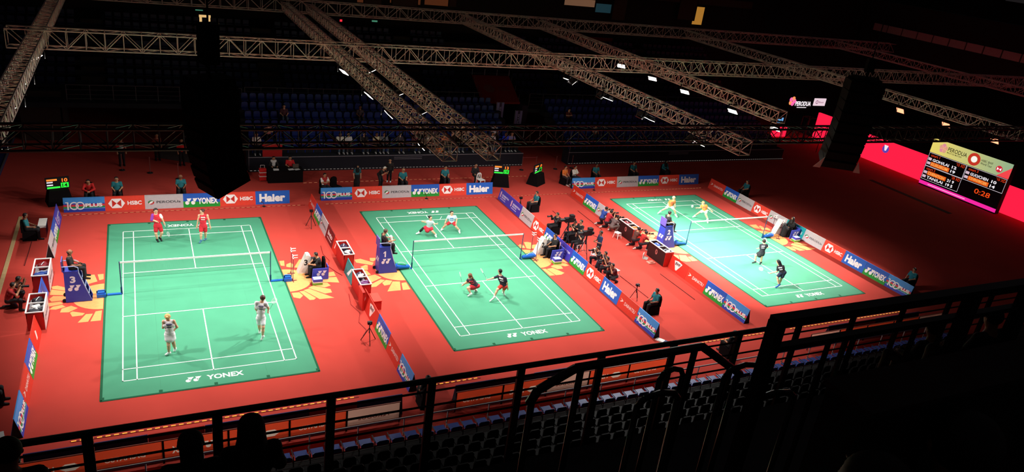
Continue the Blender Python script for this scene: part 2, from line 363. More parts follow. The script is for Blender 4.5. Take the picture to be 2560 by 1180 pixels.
for c, (X, Y) in CT.items():
    t = thing('badminton_net', 'net with white top tape stretched across the %s court' % CN[c], 'net', (X, Y, 0))
    for s in (-1, 1):
        b = MB(); b.tube((s*3.07, 0, .017), (s*3.07, 0, 1.56), .022, n=8); b.tube((s*3.07, 0, .017), (s*3.07, 0, .35), .04, n=8); b.build('post', post_m, t)
        b = MB(); b.bb((s*3.07, -.06, .017), (s*(3.62 if c == 3 else 3.13), .06, .07)); b.build('post_foot', bag_blue, t)
    b = MB(); b.add([(-3.05, 0, .79), (3.05, 0, .79), (3.05, 0, 1.55), (-3.05, 0, 1.55)], [(0, 1, 2, 3)]); b.build('net_mesh', netm, t)
    b = MB(); b.bb((-3.06, -.012, 1.475), (3.06, .012, 1.55)); b.build('top_tape', tape_m, t)
    b = MB(); b.tube((-3.06, 0, .79), (3.06, 0, .79), .006, n=4); b.build('bottom_cord', green_dk, t)
    for s in (-1, 1):
        sd = 'left' if s < 0 else 'right'
        if c == 3:
            o = MB(); o.bb((-.17, -.17, .013), (.17, .17, .16)); o.bb((-.13, -.13, .16), (.13, .13, .24)); r = o.build('net_weight', bag_blue)
            k = MB(); k.bb((-.18, -.02, .1), (.18, .02, .26)); k.build('carry_handle', post_m, r)
            r.location = (X+s*3.84, Y, .0); tag(r, 'blue block weight at the %s net post of the left court' % sd, 'weight')
        else:
            V, f = surface([(np.array((-.36, 0, .11)), np.array((.20, 0, .17)), .09, .15), (np.array((.2, 0, .17)), np.array((.33, 0, .13)), .15, .10)], .03); o = MB().add(V, [tuple(int(i) for i in q) for q in f])
            r = o.build('racket_bag', bag_blue, None, True); r.location = (X+s*3.60, Y+.02, .03); r.rotation_euler = (0, 0, 0 if s > 0 else PI)
            V, f = surface([(np.array((-.2, .05, .24)), np.array((.2, .05, .3)), .03, .05)], .02); MB().add(V, [tuple(int(i) for i in q) for q in f]).build('green_flap', bag_green, r, True)
            k = MB(); k.path([(-.2, -.05, .24), (-.05, -.06, .33), (.12, -.06, .34), (.24, -.05, .28)], .012, 5); k.build('strap', mat('strap_white', 'd8dde0'), r)
            tag(r, 'blue and green padded bag at the %s net post of the %s court' % (sd, CN[c]), 'bag')
# orange sunburst prints on the carpet beside the nets
sun = mat('sunburst_orange', 'e69a5e', rough=.9, var=.05, spec=.1); sun_dk = mat('sunburst_red', 'd8451f', rough=.9, spec=.1)
def sunburst(x, y, side, depth, label):
    t = thing('floor_graphic', label, 'floor graphic', (x, y, 0)); rnd = random.Random(int(x*10)+50)
    n = 20; pts = [(side*1.15*math.cos(-PI/2+PI*i/n), 1.15*math.sin(-PI/2+PI*i/n)) for i in range(n+1)]
    b = MB(); b.extr(pts, 0, .003); b.build('sun_disc', sun, t)
    def clip(a, r): 
        cx, sx = math.cos(a), math.sin(a); m = min(depth/max(1e-6, cx), 2.1/max(1e-6, abs(sx)), r); return (side*m*cx, m*sx)
    a = -PI/2+.03
    while a < PI/2-.05:
        w = rnd.uniform(.12, .34); a1 = min(a+w, PI/2-.02); r0 = 1.27+rnd.choice((0, .25, .1)); r1 = rnd.choice((9, 9, 1.7, 1.9, 2.2))
        p = [(side*r0*math.cos(a), r0*math.sin(a)), clip(a, r1), clip((a+a1)/2, r1+.2), clip(a1, r1), (side*(r0+.06)*math.cos(a1), (r0+.06)*math.sin(a1))]
        if max(abs(q[0]) for q in p) <= depth+.01 and r0 < min(depth/max(1e-6, math.cos((a+a1)/2)), 2.1/max(1e-6, abs(math.sin((a+a1)/2)))):
            b = MB(); b.extr(p, 0, .003); b.build('ray', sun, t)
        a = a1+rnd.uniform(.02, .06)
    return t
sunburst(-16.78, -.1, -1, 2.0, 'orange sunburst print under the umpire chair of the left court')
sunburst(-9.26, -.1, 1, 2.35, 'orange sunburst print under the judge at the right of the left court')
sunburst(-3.74, 0, -1, 2.1, 'orange sunburst print under the umpire chair of the centre court')
sunburst(3.74, 0, 1, 1.85, 'orange sunburst print under the judge at the right of the centre court')
sunburst(13.73, .1, -1, 1.9, 'orange sunburst print under the umpire chair of the right court')
sunburst(21.21, .1, 1, 2.0, 'orange sunburst print under the judge at the right of the right court')

# ---------------------------------------------------------------- advertising boards
BW, BR, BB, BG_ = 'f4f4f2', 'd8301f', '1f4fb0', '1f9a3a'
def brand(k, L, H):
    w = lambda f: f*L
    if k == 'plus': return '3f8fd8', [('stripe', rect(0, 0, L, .58*H), '2b3fa8'), ('stripe', rect(0, .38*H, L, .52*H), 'd03a4a'), ('stripe', rect(0, .28*H, L, .38*H), '1f9a4a'), ('stripe', rect(0, .22*H, L, .25*H), '7fc4ee'),
        ('logo', join(rect(w(.09), .16*H, w(.125), .70*H), poly((w(.05), .64*H), (w(.09), .64*H), (w(.09), .7*H), (w(.05), .7*H)), ring(w(.255), .43*H, .20*H, .275*H), ring(w(.40), .43*H, .20*H, .275*H)), BW), ('lettering', text('PLUS', w(.52), .32*H, w(.42), .26*H, .05), BW)]
    if k == 'bank':
        cx, cy, a, h = w(.29), .5*H, w(.21), .33*H; m = w(.115)
        return 'e0402c', [('logo', poly((cx-a, cy), (cx-m, cy-h), (cx+m, cy-h), (cx+a, cy), (cx+m, cy+h), (cx-m, cy+h)), BW), ('logo_wing', join(poly((cx-m, cy-.78*h), (cx, cy), (cx-m, cy+.78*h)), poly((cx+m, cy-.78*h), (cx+m, cy+.78*h), (cx, cy))), 'c8281c'), ('lettering', text('HSBC', w(.56), .36*H, w(.36), .28*H, .035), BW)]
    if k == 'car': return 'b9b4b6', [('logo', ring(w(.16), .47*H, .11*H, .2*H, 12, .3, PI+.3, .75), '1f7a3a'), ('logo', ring(w(.16), .47*H, .11*H, .2*H, 12, PI+.3, 2*PI+.3, .75), 'c02028'), ('logo', poly((w(.09), .38*H), (w(.13), .36*H), (w(.22), .55*H), (w(.18), .57*H)), BW), ('lettering', text('PERODUa', w(.30), .40*H, w(.63), .17*H, .012), '25252d')]
    if k == 'racket': return '1d58b8', [('stripe', poly((0, 0), (L, 0), (L, .32*H), (0, .46*H)), '1b9630'), ('logo', yy(w(.05), .2*H, .46*H), BW), ('lettering', text('YONEX', w(.385), .22*H, w(.56), .46*H, .045), BW)]
    if k == 'appliance': return '1d5fc0', [('lettering', text('Haier', w(.11), .18*H, w(.76), .62*H, .05), BW)]
    if k == 'motor': return 'd23422', [('logo', poly((w(.08), .42*H), (w(.13), .42*H), (w(.24), .54*H), (w(.2), .6*H), (w(.08), .66*H), (w(.16), .56*H)), 'e8c8c0'), ('lettering', text('DAIHATSU', w(.32), .38*H, w(.58), .22*H, .012), 'eed8d2')]
    if k == 'purple': return '4038a8', [('logo', join(disc(w(.14), .62*H, .10*H, .2*H), disc(w(.14), .4*H, .09*H, .13*H)), 'e8b8c8'), ('lettering', text('BADMINTON', w(.27), .52*H, w(.6), .15*H, .03), 'e0dcf0'), ('lettering', text('MALAYSIA', w(.27), .34*H, w(.36), .14*H, .03), 'e0dcf0'), ('lettering', rect(w(.2), .2*H, w(.66), .25*H), 'cfc8e8')]
    if k == 'federation': return 'cf2a1c', [('logo', poly((w(.22), .78*H), (w(.40), .18*H), (w(.47), .16*H), (w(.66), .8*H), (w(.44), .87*H)), 'f0d8d4'), ('lettering', text('BWF', w(.31), .52*H, w(.27), .22*H, .05), '3a2028')]
    if k == 'tv': return '2a0d12', [('lettering', text('md.', w(.52), .38*H, w(.4), .34*H, .05), 'd8d4d4'), ('logo', join(ring(w(.3), .6*H, .06*H, .12*H), ring(w(.36), .3*H, .05*H, .1*H), disc(w(.18), .45*H, .1*H)), '8a8488')]
    if k == 'stream': return '6a1418', [('lettering', text('bvto', w(.2), .42*H, w(.6), .34*H, .04), 'e4d4d0'), ('lettering', rect(w(.2), .24*H, w(.8), .29*H), 'e4d4d0')]
    if k == 'teal': return '14989a', [('lettering', text('HOTELS', w(.3), .36*H, w(.6), .26*H, .03), 'd8eeee')]
    if k == 'tealmark': return '12888a', [('logo', poly((w(.3), .2*H), (w(.62), .85*H), (w(.68), .7*H), (w(.5), .2*H)), 'dceeee')]
    if k == 'red': return 'd02a1a', [('logo', poly((w(.4), .3*H), (w(.52), .3*H), (w(.6), .62*H), (w(.5), .72*H)), 'ecd0ca')]
    if k == 'blueplain': return '2a5fc8', [('logo', yy(w(.2), .3*H, .36*H), BW)]
    if k == 'navy': return '20246a', []
BDH, BDT = .74, .17
BH = math.hypot(BDH, BDT); bey = np.array([0, BDT, BDH])/BH; bnr = np.array([0, -BDH, BDT])/BH
blk = mat('board_black', '120e10', rough=.8)
BP = {}
def board(k, L, loc, rz, label, back=None):
    key = (k, round(L, 2), back)
    if key not in BP:
        bg, sh = brand(k, L, BH); ps = []
        b = MB(); b.extr([(.015, .01), (BDT, BDH-.02), (BDT*2-.015, .01)], .01, L-.01, 0); ps.append(('advertising_board', b.mesh('advertising_board', blk)))
        b = MB(); R = np.array([(1, 0, 0), bey, -bnr]).T; b.box(np.array((L/2, 0, 0))+bey*BH/2+bnr*0, (L, BH, .012), R); b.bb((0, BDT-.015, BDH-.012), (L, BDT+.02, BDH+.006)); ps.append(('front_panel', b.mesh('front_panel', hexmat(bg, rough=.5))))
        b = MB(); e2 = np.array([0, -BDT, BDH])/BH; n2 = np.array([0, BDH, BDT])/BH; b.box(np.array((L/2, 2*BDT, 0))+e2*BH/2, (L, BH, .012), np.array([(1, 0, 0), e2, n2]).T); ps.append(('back_panel', b.mesh('back_panel', hexmat(back or bg, rough=.5))))
        for i, (nm, s, col) in enumerate(sh):
            b = MB(); off = .0075+.0012*i
            V, f = place(s, lambda x, y: np.array((x, 0, 0))+bey*y+bnr*off); b.add(V, f); ps.append((nm, b.mesh(nm, hexmat(col, rough=.5))))
        BP[key] = ps
    ps = BP[key]; o = link(ps[0][0], ps[0][1], None, loc, rz)
    for nm, me in ps[1:]: link(nm, me, o)
    return tag(o, label, 'board')
BDESC = dict(plus='blue striped board with two rings', bank='red hexagon-emblem board', car='grey oval-emblem board', racket='blue-green lettered board', appliance='plain blue lettered board',
             motor='red board with pale lettering', purple='purple shuttle-emblem board', federation='red board with white shuttlecock', tv='dark maroon lettered board', stream='dark red lettered board', teal='teal lettered board', tealmark='teal board with slanted mark', red='red leaf-mark board', blueplain='blue racket-emblem board', navy='navy board')
ORDN = ['first', 'second', 'third', 'fourth', 'fifth', 'sixth', 'seventh', 'eighth', 'ninth', 'tenth', 'eleventh', 'twelfth']
FARB = ['plus', 'bank', 'car', 'racket', 'bank', 'appliance']
for c, x0, x1, y in ((3, -18.78, -7.40, 9.50), (1, -5.55, 5.68, 9.68), (2, 11.93, 23.10, 9.95)):
    L = (x1-x0)/6
    for i, k in enumerate(FARB): board(k, L, (x0+i*L, y, 0), 0, '%s, %s from left behind the %s court' % (BDESC[k], ORDN[i], CN[c]))
def siderow(x, ys, ks, rz, rowname):
    n = 0
    for i, k in enumerate(ks):
        if k is None: continue
        a, b_ = ys[i], ys[i+1]; n += 1
        board(k, abs(a-b_)-.01, (x, a if rz < 0 else b_, 0), rz, '%s, %s from the far end, %s' % (BDESC[k], ORDN[n-1], rowname))
siderow(5.66, [8.78, 7.16, 5.54, 3.92, 2.35, .75, -.84, -2.42, -4.06, -5.71, -7.30, -8.90], ['purple', 'purple', 'car', 'bank', 'racket', 'purple', 'racket', 'bank', 'appliance', 'motor', 'plus'], -PI/2, 'right of the centre court')
siderow(11.2, [8.89, 7.2, 5.6, 4.0, 2.55, -2.40, -3.95, -5.55, -7.10, -8.80], ['motor', 'racket', 'car', 'tv', None, 'federation', 'motor', 'racket', 'plus'], -PI/2, 'left of the right court')
siderow(23.38, [9.14, 7.42, 5.95, 4.34, 2.74, 1.10, -.55, -2.22, -3.87, -5.48, -7.08, -8.74], ['motor', 'racket', 'car', 'bank', 'car', 'teal', 'car', 'bank', 'appliance', 'racket', 'plus'], -PI/2, 'right of the right court')
siderow(-6.44, [9.0, 7.5, 6.0, 4.5, 2.95, 2.05, .25, -1.2, -2.95, -3.65, -5.30, -6.97, -8.49, -9.99], ['motor', 'racket', 'car', 'stream', 'red', None, 'tealmark', None, 'red', 'federation', 'racket', 'motor', 'plus'], -PI/2, 'left of centre court')
siderow(-18.84, [8.9, 7.2, 5.6, 4.0, 2.4, .62, -.92, -2.6, -4.3, -5.95, -7.6, -9.2], ['purple', 'racket', 'car', None, None, 'blueplain', None, 'red', 'racket', 'motor', 'plus'], PI/2, 'left of the left court')
# boards seen from behind along the near edge
for i, x in enumerate([-18.6, -16.95, -15.3, -13.65, -12.0, -10.35, -8.7, -5.0, -3.35, -1.7, -.05, 1.6, 3.25, 14.4, 16.05, 17.7, 19.35]):
    back = ['1a1d5c', '1a1d5c', '8f1512'][i % 3] if i != 8 else '1a1d5c'
    board('navy' if i % 3 < 2 else 'red', 1.64, (x+1.64, -10.85, 0), PI, 'near edge board seen from behind, %s from the left' % (ORDN+['thirteenth', 'fourteenth', 'fifteenth', 'sixteenth', 'seventeenth'])[i], back=back)

# ---------------------------------------------------------------- LED dash strips along the court ends
led_y = mat('led_amber', 'ffa838', emit=1.0); led_w = mat('led_dim', 'f0a070', emit=.55); strip_m = mat('strip_housing', '9a1c14', rough=.7)
def strip(x0, x1, y, m, label, pitch=.22, w=.05, on=.6, z=.02):
    b = MB(); b.bb((x0, y-w*.7, 0), (x1, y+w*.7, z-.004)); o = b.build('light_strip', strip_m); tag(o, label, 'light strip')
    b = MB(); x = x0
    while x < x1-pitch*on: b.bb((x, y-w/2, z-.004), (x+pitch*on, y+w/2, z)); x += pitch
    d = b.build('led_dashes', m, o); d['kind'] = 'stuff'
for x0, x1, nm in ((-17.5, -8.3, 'left court'), (-5.6, -3.4, 'gap left of the centre court'), (7.0, 12.8, 'media lane'), (13.3, 21.9, 'right court')): strip(x0, x1, -9.8, led_y, 'amber dashed light strip at the near end of the %s' % nm, .24, .05)
for x0, x1, nm in ((-18.8, -6.6, 'left court'), (-5.4, 5.7, 'centre court'), (6.1, 11.1, 'media lane'), (11.6, 22.9, 'right court')): strip(x0, x1, 9.1, led_w, 'pale dashed light strip at the far end of the %s' % nm, .28, .04)
strip(-6.0, 9.9, 12.75, led_w, 'pale dashed light strip behind the seated line judges', .33, .03)
b = MB(); b.bb((-20.72, -3, 0), (-20.56, 9.2, .012)); tag(b.build('floor_strip', mat('cream_strip', 'c9a878')), 'cream strip laid along the left edge of the carpet', 'floor strip')
b = MB(); b.bb((41.2, 1.6, 0), (41.7, 9.3, .012)); tag(b.build('floor_strip', mat('shadow_line_black', '0c0607', rough=.9)), 'long black strip for the shadow line on the carpet in front of the video screen', 'floor strip')  # dark strip draws the shadow line before the screen
seam = mat('cable_cover', '5c120e', rough=.8)
for i, (p, q) in enumerate((((8.44, 6.3), (8.3, 2.9)), ((7.7, -2.86), (7.8, -5.4)), ((10.2, 6.1), (10.15, 3.0)), ((10.2, -3.1), (10.25, -6.1)), ((-19.9, 6.0), (-19.95, 3.4)))):
    b = MB(); b.tube((*p, .012), (*q, .012), .02, n=5); tag(b.build('floor_cable', seam), 'dark cable run on the carpet, %s' % ['far end of the media lane by the purple boards', 'media lane beside the plastic stool', 'media lane at the photographers', 'media lane near end beside the shuttlecock board', 'left edge beside the cream strip'][i], 'cable')
# ---------------------------------------------------------------- lighting trusses
alu = mat('truss_aluminium', 'e4d0c4', rough=.45, metal=.15, var=.12, spec=.5); alu_shade = mat('truss_backlit_shade', '3a2e2c', rough=.45, metal=.2)  # second tone puts the backlit shade of the nearest truss into its colour
def truss(axis, fixed, a0, a1, z, s, hgt, bay, m, label, rc=.036, rb=.023):
    L = a1-a0; n = max(2, int(round(L/bay))); bay = L/n
    t = thing('lighting_truss', label, 'truss', (a0, fixed, z) if axis == 'x' else (fixed, a0, z), 0 if axis == 'x' else PI/2)
    corner = [(-s/2, -hgt/2), (s/2, -hgt/2), (s/2, hgt/2), (-s/2, hgt/2)]
    b = MB(); b.tube((0, 0, 0), (L, 0, 0), rc, n=6); ch = b.mesh('chord', m)
    for y, zz in corner: link('chord', ch, t, (0, y, zz))
    # braces of the face turned to the camera are single parts, the other faces one joined lattice
    fy = -s/2 if axis == 'x' else s/2
    b = MB(); b.tube((0, fy, -hgt/2), (0, fy, hgt/2), rb*.9, n=5); vert = b.mesh('upright', m)
    b = MB(); b.tube((0, fy, -hgt/2), (bay, fy, hgt/2), rb, n=5); d1 = b.mesh('brace', m)
    b = MB(); b.tube((0, fy, hgt/2), (bay, fy, -hgt/2), rb, n=5); d2 = b.mesh('brace', m)
    for i in range(min(n, 145)):
        link('upright', vert, t, (i*bay, 0, 0)); link('brace', d1 if i % 2 else d2, t, (i*bay, 0, 0))
    b = MB()
    for i in range(n):
        x = i*bay; k = i % 2
        for (p, q) in ((corner[0], corner[1]), (corner[3], corner[2])):
            b.tube((x, *p), (x, *q), rb*.8, n=4, cap=False); b.tube((x, *(p if k else q)), (x+bay, *(q if k else p)), rb*.8, n=4, cap=False)
        c0, c3 = (corner[1], corner[2]) if axis == 'x' else (corner[0], corner[3])
        b.tube((x, *c0), (x, *c3), rb*.8, n=4, cap=False); b.tube((x, *(c0 if k else c3)), (x+bay, *(c3 if k else c0)), rb*.8, n=4, cap=False)
    l = b.build('lattice', m, t); l['kind'] = 'stuff'
    return t
truss('x', 25.3, -26, 59.5, 9.0, .85, .85, .92, alu, 'farthest cross truss over the upper stand at the top')
truss('x', 9.0, -20.2, 59.5, 9.0, .8, .85, .80, alu, 'middle cross truss running full width above the far stand')
truss('x', -6.6, -24, 59.5, 9.0, .62, .66, .74, alu_shade, 'nearest cross truss, coloured dark as if backlit, in front of the spectators', rc=.052)
truss('y', -19.0, -6.2, 25, 9.0, .6, .6, .55, alu, 'long truss running away at the far left above the left court')
truss('y', -5.15, -8.7, 25, 9.0, .5, .55, .62, alu, 'left one of the paired trusses running away above the left divider')
truss('y', -3.45, -8.7, 25, 9.0, .5, .55, .62, alu, 'right one of the paired trusses running away above the left divider')
truss('y', 8.6, -8.6, 25, 9.0, .58, .62, .58, alu, 'truss running away above the media lane, ending in an open frame')
truss('y', 15.5, -3.6, 25, 9.0, .58, .62, .58, alu, 'truss running away above the right court with white lamps below')
truss('y', 31.0, -7, 25, 9.0, .6, .62, .62, alu, 'truss running away to the right beyond the right court')
truss('y', 50.5, 2, 25, 9.0, .6, .62, .7, alu, 'dim reddish truss at the far right in front of the balcony')
# flood lamps under the trusses: housing, lens and the light itself
lampbody = mat('lamp_housing', '141416', rough=.5); lens = mat('lamp_lens', 'fffaf0', emit=9.)
def flood(x, y, z, tx, ty, power, label, size=.45, group=None, em=None, spread=111, hang=8.71):
    t = thing('flood_lamp', label, 'lamp', (x, y, z), 0, group)
    d = Vector((tx-x, ty-y, -z)).normalized(); q = d.to_track_quat('-Z', 'Y')
    b = MB(); b.extr([(-.30, -.20), (.30, -.20), (.30, .20), (-.30, .20)], .02, .10); b.extr([(-.2, -.12), (.2, -.12), (.2, .12), (-.2, .12)], .10, .2)
    hs = b.build('housing', lampbody, t); hs.rotation_euler = q.to_euler()
    b = MB(); b.extr([(-.27, -.17), (.27, -.17), (.27, .17), (-.27, .17)], .0, .02); ln = b.build('lens', em or lens, t); ln.rotation_euler = q.to_euler()
    b = MB(); b.path([(-.33, 0, 0), (-.33, 0, .34), (.33, 0, .34), (.33, 0, 0)], .015, 5); b.tube((0, 0, .34), (0, 0, hang-z), .02, n=5); b.build('yoke', lampbody, t); b = MB(); b.box((0, 0, hang-z), (.8, .06, .06)); b.build('clamp_bar', lampbody, t)
    if power:
        ld = bpy.data.lights.new('flood_light', 'AREA'); ld.shape = 'RECTANGLE'; ld.size = size; ld.size_y = size*.7; ld.energy = power; ld.color = (1, .97, .92); ld.spread = math.radians(spread)
        lo = bpy.data.objects.new('flood_light', ld); COL.objects.link(lo); lo.parent = t; lo.location = d*.03; lo.rotation_euler = q.to_euler()
PW = (.98, 1.38, .85, .42)
for i, y in enumerate((-5.5, -.4, 3.1, 8.0)): flood(-19.0, y, 8.25, -13, y*.7, FLOOD*.75*PW[i], 'white flood lamp under the leftmost truss, %s from the near end' % ORDN[i])
for i, y in enumerate((-5.6, -1.2, 2.1, 7.0)):
    flood(-5.15, y, 8.3, -12.5, y*.7, FLOOD*.95*PW[i], 'lamp under the paired trusses facing the left court, %s from the near end' % ORDN[i])
    flood(-3.45, y+.5, 8.3, .6, y*.7, FLOOD*.9*PW[i], 'lamp under the paired trusses facing the centre court, %s from the near end' % ORDN[i])
for i, y in enumerate((-5.6, -1.5, 2.6, 7.2)): flood(8.6, y, 8.25, 6.0, y*.9, FLOOD*.85*PW[i], 'lamp under the media lane truss facing down, %s from the near end' % ORDN[i], spread=140)
for i, y in enumerate((-5.0, -.8, 3.3, 6.6)): flood(8.6, y, 8.25, 16.2, y*.85, FLOOD*1.0*PW[i], 'lamp under the media lane truss facing the right court, %s from the near end' % ORDN[i], spread=54)
for i, y in enumerate((-3.3, .1, 4.6, 8.1, 11.9)): flood(15.5, y, 8.3, 9.0, y*.7-2.0, FLOOD*(.6, .6, .5, .2, .05)[i], 'white flood lamp under the right court truss, %s from the near end' % ORDN[i], spread=150)
for i, y in enumerate((-5.6, -2.35, 1.1, 5.4)): flood(31.0, y, 8.25, 18.5, y*.8, FLOOD*.6*PW[i], 'warm flood lamp under the truss right of the right court, %s from the near end' % ORDN[i], em=mat('lamp_lens_warm', 'ff9a70', emit=2.2), spread=50)
# hanging line arrays
spk = mat('speaker_black', '060606', rough=.7, spec=.2); spk_g = mat('speaker_grille', '0b0b0c', rough=.8, spec=.2)
def line_array(loc, rz, n, w, h, dep, curve, top, label, plates=False):
    t = thing('line_array', label, 'loudspeaker', loc, rz); y, z, a = 0., 0., 0.
    for i in range(n):
        a += curve*(.3+1.4*i/n); R = np.array(((1, 0, 0), (0, math.cos(a), -math.sin(a)), (0, math.sin(a), math.cos(a))))
        c = np.array((0, y, z-h/2)); b = MB(); b.box(c, (w, dep, h*.94), R); b.box(c+R@np.array((0, dep/2-.01, 0)), (w*.98, .04, h*.5), R); cab = b.build('speaker_cabinet', spk, t)
        b = MB(); b.box(c-R@np.array((0, dep/2+.01, 0)), (w*.94, .02, h*.84), R); b.build('grille', spk_g, cab)
        y -= math.sin(a)*h*-.9; z -= math.cos(a)*h
        last = (c, R)
    if plates:
        b = MB()
        for s in (-1, 1): b.add([last[0]+last[1]@np.array(q) for q in ((s*(w/2+.02), -dep/2, -h/2-.05), (s*(w/2+.34), -dep/2, -h/2-.05), (s*(w/2+.02), -dep/2, .4), (s*(w/2+.02), -dep/2-.02, -h/2-.05), (s*(w/2+.34), -dep/2-.02, -h/2-.05), (s*(w/2+.02), -dep/2-.02, .4))], [(0, 1, 2), (3, 5, 4), (0, 3, 4, 1), (1, 4, 5, 2), (2, 5, 3, 0)])
        b.build('corner_bracket', mat('bracket_pale', 'd8c8c0'), t)
    b = MB(); b.bb((-w*.36, -dep*.5, .02), (w*.36, dep*.5, .14)); b.build('fly_frame', spk, t)
    b = MB(); b.bb((-.17, -.15, .4), (.17, .15, top*.6)); b.build('chain_motor', spk, t)
    b = MB(); b.tube((0, 0, .1), (0, 0, .5), .03); b.tube((0, 0, .45), (0, 0, 20-loc[2]), .022); b.build('hoist_chain', spk, t)
    return t
line_array((-13.58, -16.0, 13.02), -1.15, 8, .8, .285, .82, .05, 2.0, 'large black curved line array hanging above the left court')
line_array((14.2, -9.0, 12.2), -.55, 9, 1.5, .455, .95, .055, 1.6, 'large black curved line array hanging right with pale corner brackets', True)
# ---------------------------------------------------------------- equipment boxes with bags
def bagmesh(name, col, seedv, sx=.2, sy=.26, sz=.12):
    r = random.Random(seedv); V, f = surface([(np.array((-sx*.6, -sy*.5, .1)), np.array((sx*.5, -sy*.2, .11)), sz, sz*.9), (np.array((-sx*.4, sy*.4, .1)), np.array((sx*.6, sy*.5, .1)), sz*.9, sz), (np.array((0, 0, .14)), np.array((r.uniform(-.1, .1), .1, .17)), .08, .06)], .03)
    return MB().add(V, [tuple(int(i) for i in q) for q in f]).mesh(name, hexmat(col, rough=.6), True)
strap_w = mat('strap_white', 'd8dde0')
def equipment_box(x0, x1, y0, y1, h, body, label, front=None, frontside=1, bags=('2a1a38', '241830'), towel=None, emblem=False):
    t = thing('equipment_box', label, 'box', ((x0+x1)/2, (y0+y1)/2, 0)); w, l = (x1-x0)/2, (y1-y0)/2; bm = hexmat(body, rough=.55)
    zt = h-.28
    b = MB(); b.bb((-w, -l, 0), (w, l, zt))
    for s in (-1, 1): b.bb((s*w-.012*(1 if s > 0 else -1)-.012, -l, zt), (s*w-.012*(1 if s > 0 else -1)+.012, l, h-.03)); b.bb((-w, s*l-.012-.012*(1 if s > 0 else -1), zt), (w, s*l+.012-.012*(1 if s > 0 else -1), h-.03))
    b.build('body', bm, t)
    fm = mat('frame_white', 'ece4e0', rough=.5)
    for s in (-1, 1):
        b = MB(); b.bb((s*w-.025, -l-.02, h-.035), (s*w+.025, l+.02, h)); b.build('top_rail', fm, t)
        b = MB(); b.bb((-w-.02, s*l-.025, h-.035), (w+.02, s*l+.025, h+.002)); b.build('top_rail', fm, t)
    b = MB(); b.bb((-w, -.02, h-.05), (w, .02, h-.002)); b.build('divider_rail', fm, t)
    b = MB(); b.bb((-w+.02, -l+.02, zt), (w-.02, l-.02, zt+.01)); b.build('tray', mat('tray_grey', '8f8c90'), t)
    if front:
        sx = frontside; b = MB(); b.bb((sx*w, -l, 0), (sx*(w+.015), l, h-.05)); fp = b.build('front_panel', hexmat('c8bfc0', rough=.5), t)
        b = MB(); V, f = place(join(text('PERODUa', -.35*l+0, -.08, 1.1*l, .16, .012), ring(-.55*l, 0, .07, .12, 14)), lambda x, y: (sx*(w+.017), (x if sx > 0 else -x), h*.45+y)); b.add(V, f); b.build('lettering', hexmat('3a3a42'), fp)
    if emblem:
        b = MB(); V, f = place(disc(0, 0, .1, .15), lambda x, y: (-w-.004, -x, h*.62+y)); b.add(V, f); em = b.build('emblem', hexmat('c06a62'), t)
        b = MB(); V, f = place(poly((-.03, -.08), (.03, -.08), (.05, .06), (0, .1), (-.05, .06)), lambda x, y: (-w-.006, -x, h*.62+y)); b.add(V, f); b.build('emblem_mark', hexmat('4a1518'), em)
    for i, s in enumerate((1, -1)):
        o = link('racket_bag', bagmesh('racket_bag', bags[i], i+int(abs(x0)*3)), None, ((x0+x1)/2+.02, (y0+y1)/2+s*l*.5, zt+.012), .5*s)
        k = MB(); k.path([(-.12, -.1, .22), (0, -.02, .27), (.1, .12, .22)], .014, 5); k.build('strap', strap_w, o)
        tag(o, '%s bag, %s half of %s' % ({'2a1a38': 'dark purple', '241830': 'dark plum', '1c1c26': 'black', '7a1a24': 'dark red', '1d3f8a': 'blue', '5a1a5a': 'violet', '2a2a34': 'charcoal', 'b06a20': 'amber'}.get(bags[i], 'dark'), 'far' if s > 0 else 'near', label), 'bag')
    if towel:
        V, f = surface([(np.array((-.08, 0, .08)), np.array((.1, .05, .1)), .07, .06), (np.array((0, -.08, .07)), np.array((.05, -.14, .06)), .06, .04)], .025); o = MB().add(V, [tuple(int(i) for i in q) for q in f]).build('towel', mat('towel_white', 'f0ece8', rough=.95), None, True)
        o.location = ((x0+x1)/2, (y0+y1)/2-l*.5+towel, h-.12); tag(o, 'white towel in the %s' % label, 'towel')
equipment_box(-19.37, -18.79, .66, 2.3, .82, 'a81512', 'far equipment box left of the left court', True, 1, ('7a1a24', '1d3f8a'))
equipment_box(-19.30, -18.72, -2.5, -.95, .82, 'a81512', 'near equipment box left of the left court', True, 1, ('1c1c26', '2a2a34'), .1)
equipment_box(-6.44, -5.94, .36, 1.95, .9, 'b81a14', 'far equipment box left of the centre court', None, 1, ('2a1a38', '241830'), -.05)
equipment_box(-6.44, -5.96, -2.84, -1.28, .9, 'b81a14', 'near equipment box left of the centre court', None, 1, ('2a1a38', '5a1a5a'), .55)
equipment_box(10.95, 11.48, .94, 2.5, .9, '2a0b0c', 'far dark equipment box left of the right court', None, 1, ('7a1a24', 'b06a20'), None, True)
equipment_box(10.92, 11.45, -2.33, -.72, .9, '2a0b0c', 'near dark equipment box left of the right court', None, 1, ('1d3f8a', '1c1c26'), -.25, True)
redw = hexmat('c4231a', rough=.55)
for x0, x1, y, nm in ((10.93, 11.5, .92, 'far'), (10.9, 11.47, -2.35, 'near')):
    b = MB(); b.bb((x0, y-.02, 0), (x1, y, .86)); tag(b.build('end_panel', redw), 'red end panel leaning on the %s dark equipment box' % nm, 'panel')
b = MB(); b.extr([(-6.56, -2.97), (-6.47, -2.97), (-6.47, -3.64), (-6.56, -3.64)], 0, .92); b.bb((-6.57, -3.66, .9), (-6.46, -2.95, .93)); o = tag(b.build('barrier_slab', redw), 'tall plain red panel after the near equipment box by the centre court', 'panel')
b = MB(); b.bb((-6.05, -3.7, 0), (-5.7, -2.95, .45)); o = b.build('step_box', redw); k = MB(); k.bb((-6.07, -3.72, .43), (-5.68, -2.93, .46)); k.build('lid', hexmat('d84030'), o); tag(o, 'low red step box behind the tall red panel', 'box')

